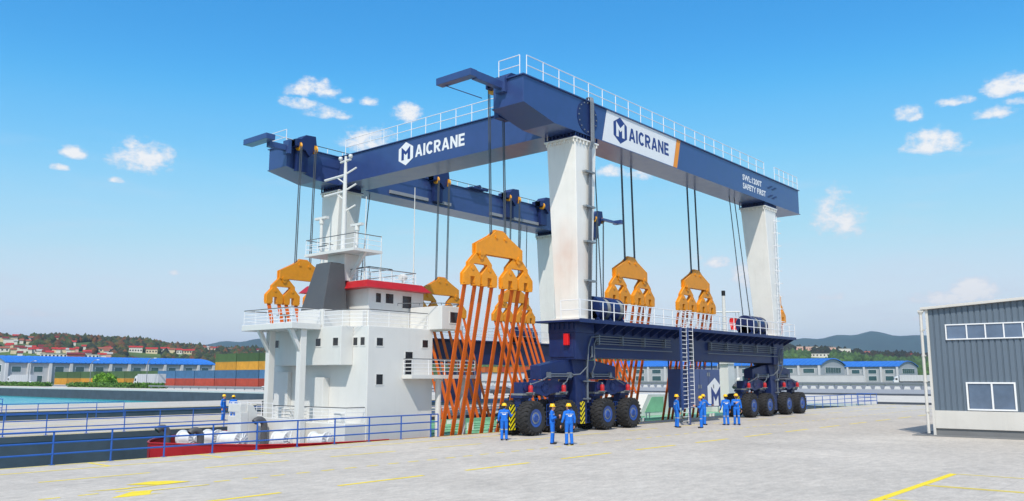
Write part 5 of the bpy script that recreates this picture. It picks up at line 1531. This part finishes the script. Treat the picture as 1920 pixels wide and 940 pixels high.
M['mount'] = mat('wooded mountain', (52, 74, 66), .95, var=.35, scale=.004)
polar_mesh('hill', hill_z, np.arange(-5, 100.1, 1.0), np.concatenate([np.arange(600, 1300, 35), np.arange(1300, 2600, 130)]), M['hill'])
MT = ([4.75, 11.13, 13.63, 14.65, 15.24, 15.69, 16.57, 17.49, 19.05, 20.64, 22.26, 24.91, 28.3, 35.35, 40.75, 46.13, 51.42, 53.83, 55.87, 57.2, 58.51, 59.8, 61.38, 62.92, 64.45, 65.52, 66.55, 67.38, 68.77, 78.75],[1.679, 2.115, 2.613, 2.571, 2.47, 2.528, 2.743, 2.811, 2.625, 2.484, 2.372, 2.267, 2.51, 2.414, 2.245, 1.984, 2.098, 2.253, 2.474, 2.423, 2.304, 2.185, 1.995, 1.842, 1.952, 2.389, 2.369, 1.841, 1.503, 1.339])
def mount_z(az, r):
    h = 2.9 + 5000*np.tan(np.radians(np.interp(az, MT[0], MT[1])))
    return h*np.exp(-((r-5000)/650)**2) + 6*np.sin(az*3)*np.exp(-((r-5000)/650)**2)-1
polar_mesh('mountains', mount_z, np.arange(-5, 100.1, .4), np.arange(3600, 6500, 100), M['mount'])

def rand_island(m, cols):
    nt = m.node_tree; N = nt.nodes; L = nt.links; b = N['Principled BSDF']
    g = N.new('ShaderNodeNewGeometry'); rp = N.new('ShaderNodeValToRGB'); rp.color_ramp.interpolation = 'CONSTANT'
    e = rp.color_ramp.elements
    for i, c in enumerate(cols):
        if i < 2: el = e[i]; el.position = i/len(cols)
        else: el = e.new(i/len(cols))
        el.color = lin(c)
    L.new(g.outputs['Random Per Island'], rp.inputs['Fac'])
    nz = N.new('ShaderNodeTexNoise'); nz.inputs['Scale'].default_value = .5; nz.inputs['Detail'].default_value = 3
    tc = N.new('ShaderNodeTexCoord'); L.new(tc.outputs['Object'], nz.inputs['Vector'])
    mr = N.new('ShaderNodeMapRange'); mr.inputs['To Min'].default_value = .35; mr.inputs['To Max'].default_value = 1.25; L.new(nz.outputs['Fac'], mr.inputs['Value'])
    mx = N.new('ShaderNodeMix'); mx.data_type = 'RGBA'; mx.blend_type = 'MULTIPLY'; mx.inputs['Factor'].default_value = 1
    L.new(rp.outputs['Color'], mx.inputs['A']); L.new(mr.outputs['Result'], mx.inputs['B']); L.new(mx.outputs['Result'], b.inputs['Base Color'])
    return m
M['wood_l'] = rand_island(mat('autumn wood', (60, 80, 40), .9), [(50,64,28),(70,80,32),(40,50,26),(96,84,34),(112,70,32),(56,70,28),(46,56,28),(36,44,24),(96,60,28),(62,76,30)])
M['wood_r'] = rand_island(mat('green wood', (60, 90, 40), .9), [(66,98,44),(58,86,40),(80,112,50),(50,76,38),(72,100,48)])
M['wood_d'] = rand_island(mat('dark wood', (40, 50, 30), .9), [(34,40,26),(44,52,30),(56,46,30),(30,38,24)])
bmi = bmesh.new(); bmesh.ops.create_icosphere(bmi, subdivisions=1, radius=1); bmi.verts.ensure_lookup_table()
IV = np.array([v.co[:] for v in bmi.verts]); IF = np.array([[v.index for v in f.verts] for f in bmi.faces]); bmi.free()
def wood(name, mt, az0, az1, r0, r1, cnt, size, keep=None, zl=.3):
    az = rs.uniform(az0, az1, cnt); r = np.sqrt(rs.uniform(r0*r0, r1*r1, cnt))
    x, y = r*np.cos(np.radians(az)), r*np.sin(np.radians(az)); z = hill_z(az, r)
    ok = np.ones(cnt, bool)
    # clearings: meadows, and room in front of every house
    ok &= ~((np.sin(az*.9+1)*np.sin(r*.012+az*.35) > .72))
    for hx, hy, hr in CLEAR:
        d = np.array([hx, hy]); k = np.linalg.norm(d); u = d/k
        al = x*u[0]+y*u[1]; la = np.abs(-x*u[1]+y*u[0])
        ok &= ~((la < hr) & (al > k-105) & (al < k+10))
    x, y, z = x[ok], y[ok], z[ok]; n = len(x)
    s = size*rs.uniform(.6, 1.35, n)
    jit = 1+rs.uniform(-.34, .34, size=(n, len(IV), 1))
    v = IV[None]*jit*s[:,None,None]*np.stack([np.ones(n), np.ones(n), rs.uniform(.8, 1.5, n)], 1)[:,None,:]
    v += np.stack([x, y, z+s*zl], 1)[:,None,:]
    f = (IF[None] + (np.arange(n)*len(IV))[:,None,None]).reshape(-1,3)
    v = v.reshape(-1,3)
    me = bpy.data.meshes.new(name); me.vertices.add(len(v)); me.vertices.foreach_set('co', v.ravel())
    me.loops.add(f.size); me.loops.foreach_set('vertex_index', f.ravel().astype(np.int32))
    me.polygons.add(len(f)); me.polygons.foreach_set('loop_start', np.arange(0, f.size, 3, dtype=np.int32))
    me.update(calc_edges=True); me.materials.append(mt)
    o = bpy.data.objects.new(name, me); COL.objects.link(o)
    return o
HS = [
(71.21, 1086.0, 20.8, 10.4, 3.5, 'cream', 'grey', 'long beige flat roofed building topmost at the far left', 0, True, 0),
(71.07, 1062.0, 10.8, 7.0, 3.5, 'white', 'grey', 'low white building right below the topmost beige one', 0, True, 0),
(70.84, 1166.0, 3.3, 7.0, 3.5, 'pink', 'red', 'tiny pink house standing on the hill crest', 0, False, 0),
(69.97, 1126.0, 5.8, 7.0, 3.5, 'white', 'brown', 'white house with brown roof in the upper meadow', 0, False, 0),
(67.73, 1042.0, 4.3, 7.0, 3.5, 'white', 'red', 'lone white house with red roof amid the dark wood', 0, False, 0),
(71.02, 998.0, 6.2, 7.0, 3.5, 'cream', 'red', 'bright red roofed house at the left, above the row of white houses', 0, False, 0),
(71.38, 956.0, 11.8, 7.0, 3.5, 'white', 'brown', 'long white house cut by the left picture edge', 0, False, 3),
(71.12, 986.0, 4.5, 7.0, 3.5, 'white', 'red', 'small white house touching the long white one at the left edge', 0, False, 0),
(70.53, 960.0, 7.6, 7.0, 3.5, 'white', 'dred', 'house with wide dark red roof in the left village', 0, False, 0),
(70.81, 934.0, 4.8, 7.0, 3.5, 'cream', 'brown', 'cream house under the dark red roof in the left village', 0, False, 0),
(70.07, 962.0, 4.9, 7.0, 3.5, 'white', 'grey', 'white house with grey roof right of the wide dark red roof', 0, False, 0),
(69.78, 944.0, 7.0, 7.0, 3.5, 'white', 'red', 'white house with long red roof in the middle of the village', 0, False, 2),
(69.32, 956.0, 8.8, 7.0, 3.5, 'pink', 'dred', 'pink house with dark red roof before the orange trees', 0, False, 0),
(68.95, 924.0, 6.4, 7.0, 3.5, 'cream', 'red', 'cream house with red roof just above the long white building', 0, False, 0),
(68.63, 906.0, 25.2, 12.6, 3.5, 'white', 'grey', 'long low white building right above the blue warehouse roof', 0, True, 8),
(68.51, 956.0, 3.9, 7.0, 3.5, 'white', 'red', 'narrow white house with a crimson roof right of the orange trees', 0, False, 0),
(68.23, 958.0, 5.6, 7.0, 3.5, 'cream', 'red', 'cream house with orange red roof in front of the hillside wood', 0, False, 0),
(67.95, 950.0, 5.0, 7.0, 3.5, 'white', 'grey', 'white house with pale roof left of the big dark red roof', 0, False, 0),
(67.56, 898.0, 14.7, 7.35, 3.5, 'brown', 'dred', 'big dark red roofed hall above the blue warehouse roof', 0, False, 0),
(66.97, 926.0, 7.1, 7.0, 3.5, 'white', 'red', 'house with the brightest red roof, right of the dark red hall', 0, False, 0),
(66.7, 900.0, 12.7, 7.0, 3.5, 'white', 'grey', 'long white shed behind the blue warehouse ridge', 0, True, 4),
(66.15, 908.0, 7.0, 7.0, 3.5, 'white', 'red', 'white house with orange red roof behind the warehouse ridge', 0, False, 0),
(65.77, 922.0, 6.0, 7.0, 3.5, 'pink', 'grey', 'pale pink house at the foot of the dark wood', 0, False, 0),
(66.05, 970.0, 14.9, 7.45, 3.5, 'cream', 'brown', 'long beige house half way up the left hill', 0, False, 5),
(64.3, 996.0, 13.2, 7.0, 5.1, 'white', 'red', 'tall white apartment house with red roof, largest on the left hill', 0, False, 5),
(63.39, 992.0, 11.4, 7.0, 4.6, 'cream', 'red', 'cream apartment house right of the tall white one', 0, False, 4),
(62.63, 1048.0, 8.9, 7.0, 3.6, 'white', 'red', 'white house with red roof in the middle of the right hand row', 0, False, 3),
(62.22, 1038.0, 6.3, 7.0, 3.6, 'cream', 'brown', 'cream house with brown roof in the right hand row', 0, False, 0),
(61.79, 1028.0, 5.7, 7.0, 4.2, 'white', 'red', 'narrow tall white house in the right hand row', 0, False, 2),
(61.28, 1038.0, 14.0, 7.0, 3.6, 'cream', 'red', 'last long cream house of the row, nearest the green containers', 0, False, 5),
(60.22, 1154.0, 7.1, 7.0, 3.5, 'white', 'grey', 'pale house far off just above the green containers', 0, False, 0),
(58.81, 1196.0, 10.4, 7.0, 3.5, 'cream', 'brown', 'cream house far off above the middle of the green containers', 0, False, 0),
(57.77, 1234.0, 7.0, 7.0, 3.5, 'white', 'red', 'white house far off left of the ship platform', 0, False, 0),
(21.73, 1202.0, 12.0, 7.0, 5.0, 'pink', 'grey', 'pink apartment block on the right hill, nearest the crane', 0, True, 3),
(21.03, 1226.0, 11.4, 7.0, 5.1, 'pink', 'grey', 'pink apartment block second from the crane on the right hill', 0, True, 3),
(20.36, 1238.0, 16.8, 8.4, 5.1, 'white', 'grey', 'long white apartment block in the middle of the right hill', 0, True, 5),
(19.7, 1152.0, 8.5, 7.0, 5.4, 'pink', 'grey', 'salmon apartment block right of the long white one', 0, True, 2),
(18.98, 1164.0, 14.2, 7.1, 5.4, 'white', 'grey', 'bright white apartment block at the right end of the row', 0, True, 4),
(17.69, 1218.0, 6.6, 7.0, 4.2, 'pink', 'brown', 'single pinkish house right of the apartment row', 0, False, 0),
(20.51, 1006.0, 22.4, 11.2, 3.5, 'white', 'grey', 'long low white shed among the green trees on the right hill', 0, True, 6),
(15.17, 1166.0, 4.2, 7.0, 3.5, 'white', 'red', 'small white house far right beside the downpipe', 0, False, 0),
(70.69, 1170.0, 3.9, 7.0, 3.5, 'white', 'red', 'tiny white house with red roof in the crowded left hillside village', 0, False, 0),
(70.47, 904.0, 4.2, 7.0, 3.5, 'white', 'dred', 'tiny white house with dark red roof in the crowded left hillside village', 0, False, 0),
(67.16, 992.0, 4.1, 7.0, 3.5, 'white', 'red', 'tiny white house with red roof in the crowded left hillside village', 0, False, 0),
(57.17, 1240.0, 5.7, 7.0, 3.5, 'white', 'dred', 'tiny white house with dark red roof in the crowded left hillside village', 0, False, 0),
(59.91, 1158.0, 4.3, 7.0, 3.5, 'pink', 'brown', 'tiny pink house with brown roof in the crowded left hillside village', 0, False, 0),
(69.51, 944.0, 3.0, 7.0, 3.5, 'pink', 'dred', 'tiny pink house with dark red roof in the crowded left hillside village', 0, False, 0),
(65.85, 986.0, 4.7, 7.0, 3.5, 'white', 'red', 'tiny white house with red roof in the crowded left hillside village', 0, False, 0),
(69.5, 932.0, 4.0, 7.0, 3.5, 'white', 'grey', 'tiny white house with grey roof in the crowded left hillside village', 0, False, 0),
(70.3, 948.0, 4.3, 7.0, 3.5, 'white', 'dred', 'tiny white house with dark red roof in the crowded left hillside village', 0, False, 0),
(57.01, 1232.0, 5.8, 7.0, 3.5, 'white', 'dred', 'tiny white house with dark red roof in the crowded left hillside village', 0, False, 0),
(70.44, 950.0, 2.8, 7.0, 3.5, 'white', 'dred', 'tiny white house with dark red roof in the crowded left hillside village', 0, False, 0),
(68.71, 960.0, 4.8, 7.0, 3.5, 'cream', 'red', 'tiny cream house with red roof in the crowded left hillside village', 0, False, 0),
(71.26, 1080.0, 5.5, 7.0, 3.5, 'cream', 'dred', 'tiny cream house with dark red roof in the crowded left hillside village', 0, False, 0),
(69.59, 946.0, 3.6, 7.0, 3.5, 'cream', 'red', 'tiny cream house with red roof in the crowded left hillside village', 0, False, 0),
(69.97, 940.0, 3.2, 7.0, 3.5, 'white', 'red', 'tiny white house with red roof in the crowded left hillside village', 0, False, 0),
(70.74, 1046.0, 3.2, 7.0, 3.5, 'white', 'grey', 'tiny white house with grey roof in the crowded left hillside village', 0, False, 0),
(57.54, 1238.0, 4.2, 7.0, 3.5, 'pink', 'red', 'tiny pink house with red roof in the crowded left hillside village', 0, False, 0),
(65.94, 982.0, 4.8, 7.0, 3.5, 'pink', 'dred', 'tiny pink house with dark red roof in the crowded left hillside village', 0, False, 0),
(66.88, 914.0, 4.8, 7.0, 3.5, 'white', 'dred', 'tiny white house with dark red roof in the crowded left hillside village', 0, False, 0),
(65.93, 950.0, 4.4, 7.0, 3.5, 'white', 'brown', 'tiny white house with brown roof in the crowded left hillside village', 0, False, 0),
(69.82, 964.0, 4.1, 7.0, 3.5, 'cream', 'red', 'tiny cream house with red roof in the crowded left hillside village', 0, False, 0),
(70.09, 1056.0, 4.6, 7.0, 3.5, 'cream', 'brown', 'tiny cream house with brown roof in the crowded left hillside village', 0, False, 0),
(59.62, 1166.0, 5.6, 7.0, 3.5, 'white', 'red', 'tiny white house with red roof in the crowded left hillside village', 0, False, 0),
(69.49, 958.0, 4.6, 7.0, 3.5, 'white', 'dred', 'tiny white house with dark red roof in the crowded left hillside village', 0, False, 0),
(67.53, 962.0, 3.0, 7.0, 3.5, 'pink', 'red', 'tiny pink house with red roof in the crowded left hillside village', 0, False, 0),
(65.99, 970.0, 4.3, 7.0, 3.5, 'pink', 'red', 'tiny pink house with red roof in the crowded left hillside village', 0, False, 0),
(69.2, 928.0, 4.5, 7.0, 3.5, 'cream', 'dred', 'tiny cream house with dark red roof in the crowded left hillside village', 0, False, 0),
(60.29, 1154.0, 3.6, 7.0, 3.5, 'white', 'brown', 'tiny white house with brown roof in the crowded left hillside village', 0, False, 0),
(67.78, 950.0, 4.6, 7.0, 3.5, 'cream', 'red', 'tiny cream house with red roof in the crowded left hillside village', 0, False, 0),
(58.81, 1196.0, 6.4, 7.0, 3.5, 'white', 'grey', 'tiny white house with grey roof in the crowded left hillside village', 0, False, 0),
(68.62, 1152.0, 5.4, 7.0, 3.5, 'cream', 'dred', 'tiny cream house with dark red roof in the crowded left hillside village', 0, False, 0),
(69.12, 938.0, 4.6, 7.0, 3.5, 'cream', 'dred', 'tiny cream house with dark red roof in the crowded left hillside village', 0, False, 0),
(69.44, 980.0, 4.3, 7.0, 3.5, 'cream', 'dred', 'tiny cream house with dark red roof in the crowded left hillside village', 0, False, 0),
(70.45, 1062.0, 3.5, 7.0, 3.5, 'white', 'brown', 'tiny white house with brown roof in the crowded left hillside village', 0, False, 0)]
CLEAR = []
def house(az, r, Wd, Dp, Hh, wc, rc, label, rot=0, flat_=False, nw=0):
    x, y = r*math.cos(R(az)), r*math.sin(R(az)); z = float(hill_z(np.array(az), np.array(r)))
    CLEAR.append((x, y, Wd*.5+1.5))
    # local x runs across the line of sight, local -y looks down the hill
    t = thing('house', label, 'house', (x, y, z), R(az-90+rot), 'houses on the hillsides')
    b = lambda m, nm, mt_, par=t: (lambda o: (setattr(o, 'parent', par), o)[1])(m.build(nm, mt_))
    h = Wd/2
    m = MB(); m.box(-h,h,-Dp/2,Dp/2,-4,Hh); b(m, 'wall', M['h_'+wc])
    m = MB()
    if flat_: m.box(-h-.3,h+.3,-Dp/2-.3,Dp/2+.3,Hh+.005,Hh+.5)
    else: m.prism([(-Dp/2-.6,Hh+.01),(Dp/2+.6,Hh+.01),(0,Hh+Dp*.26)], 'x', -h-.5, h+.5)
    b(m, 'roof', M['h_'+rc])
    for i in range(nw):
        for zz in ((1.2,Hh*.55) if Hh > 6 else (1.2,)):
            xx = -h+Wd*(i+.5)/nw
            m = MB(); m.box(xx-.7,xx+.7,-Dp/2-.08,-Dp/2-.004,zz,zz+1.6); b(m, 'window', M['glass_d'])
for k, c in dict(white=(226,220,210), cream=(224,204,170), pink=(220,176,160), red=(176,44,36), dred=(120,34,32), brown=(150,84,62), grey=(170,168,164)).items():
    M['h_'+k] = mat('house '+k, c, .8, var=.08, scale=.2)
for h in HS: house(*h)
tag(wood('wood', M['wood_l'], 48, 84, 640, 1330, 26000, 3.9), kind='stuff')
tag(wood('wood', M['wood_r'], 5, 47, 640, 1010, 16000, 4.0), kind='stuff')
tag(wood('wood', M['wood_d'], 5, 47, 1010, 1340, 11000, 3.8), kind='stuff')
# ------------------------------------------------------------------ air
if 1.1e-4:
    m = MB(); m.box(-7100, 7100, -7100, 7100, -8.2, 330)
    hm = bpy.data.materials.new('haze air'); hm.use_nodes = True
    nt = hm.node_tree; nt.nodes.remove(nt.nodes['Principled BSDF'])
    pv = nt.nodes.new('ShaderNodeVolumePrincipled'); pv.inputs['Density'].default_value = 1.1e-4
    pv.inputs['Color'].default_value = (.56, .74, .98, 1); pv.inputs['Anisotropy'].default_value = .2
    nt.links.new(pv.outputs['Volume'], nt.nodes['Material Output'].inputs['Volume'])
    tag(m.build('haze', hm), kind='stuff')
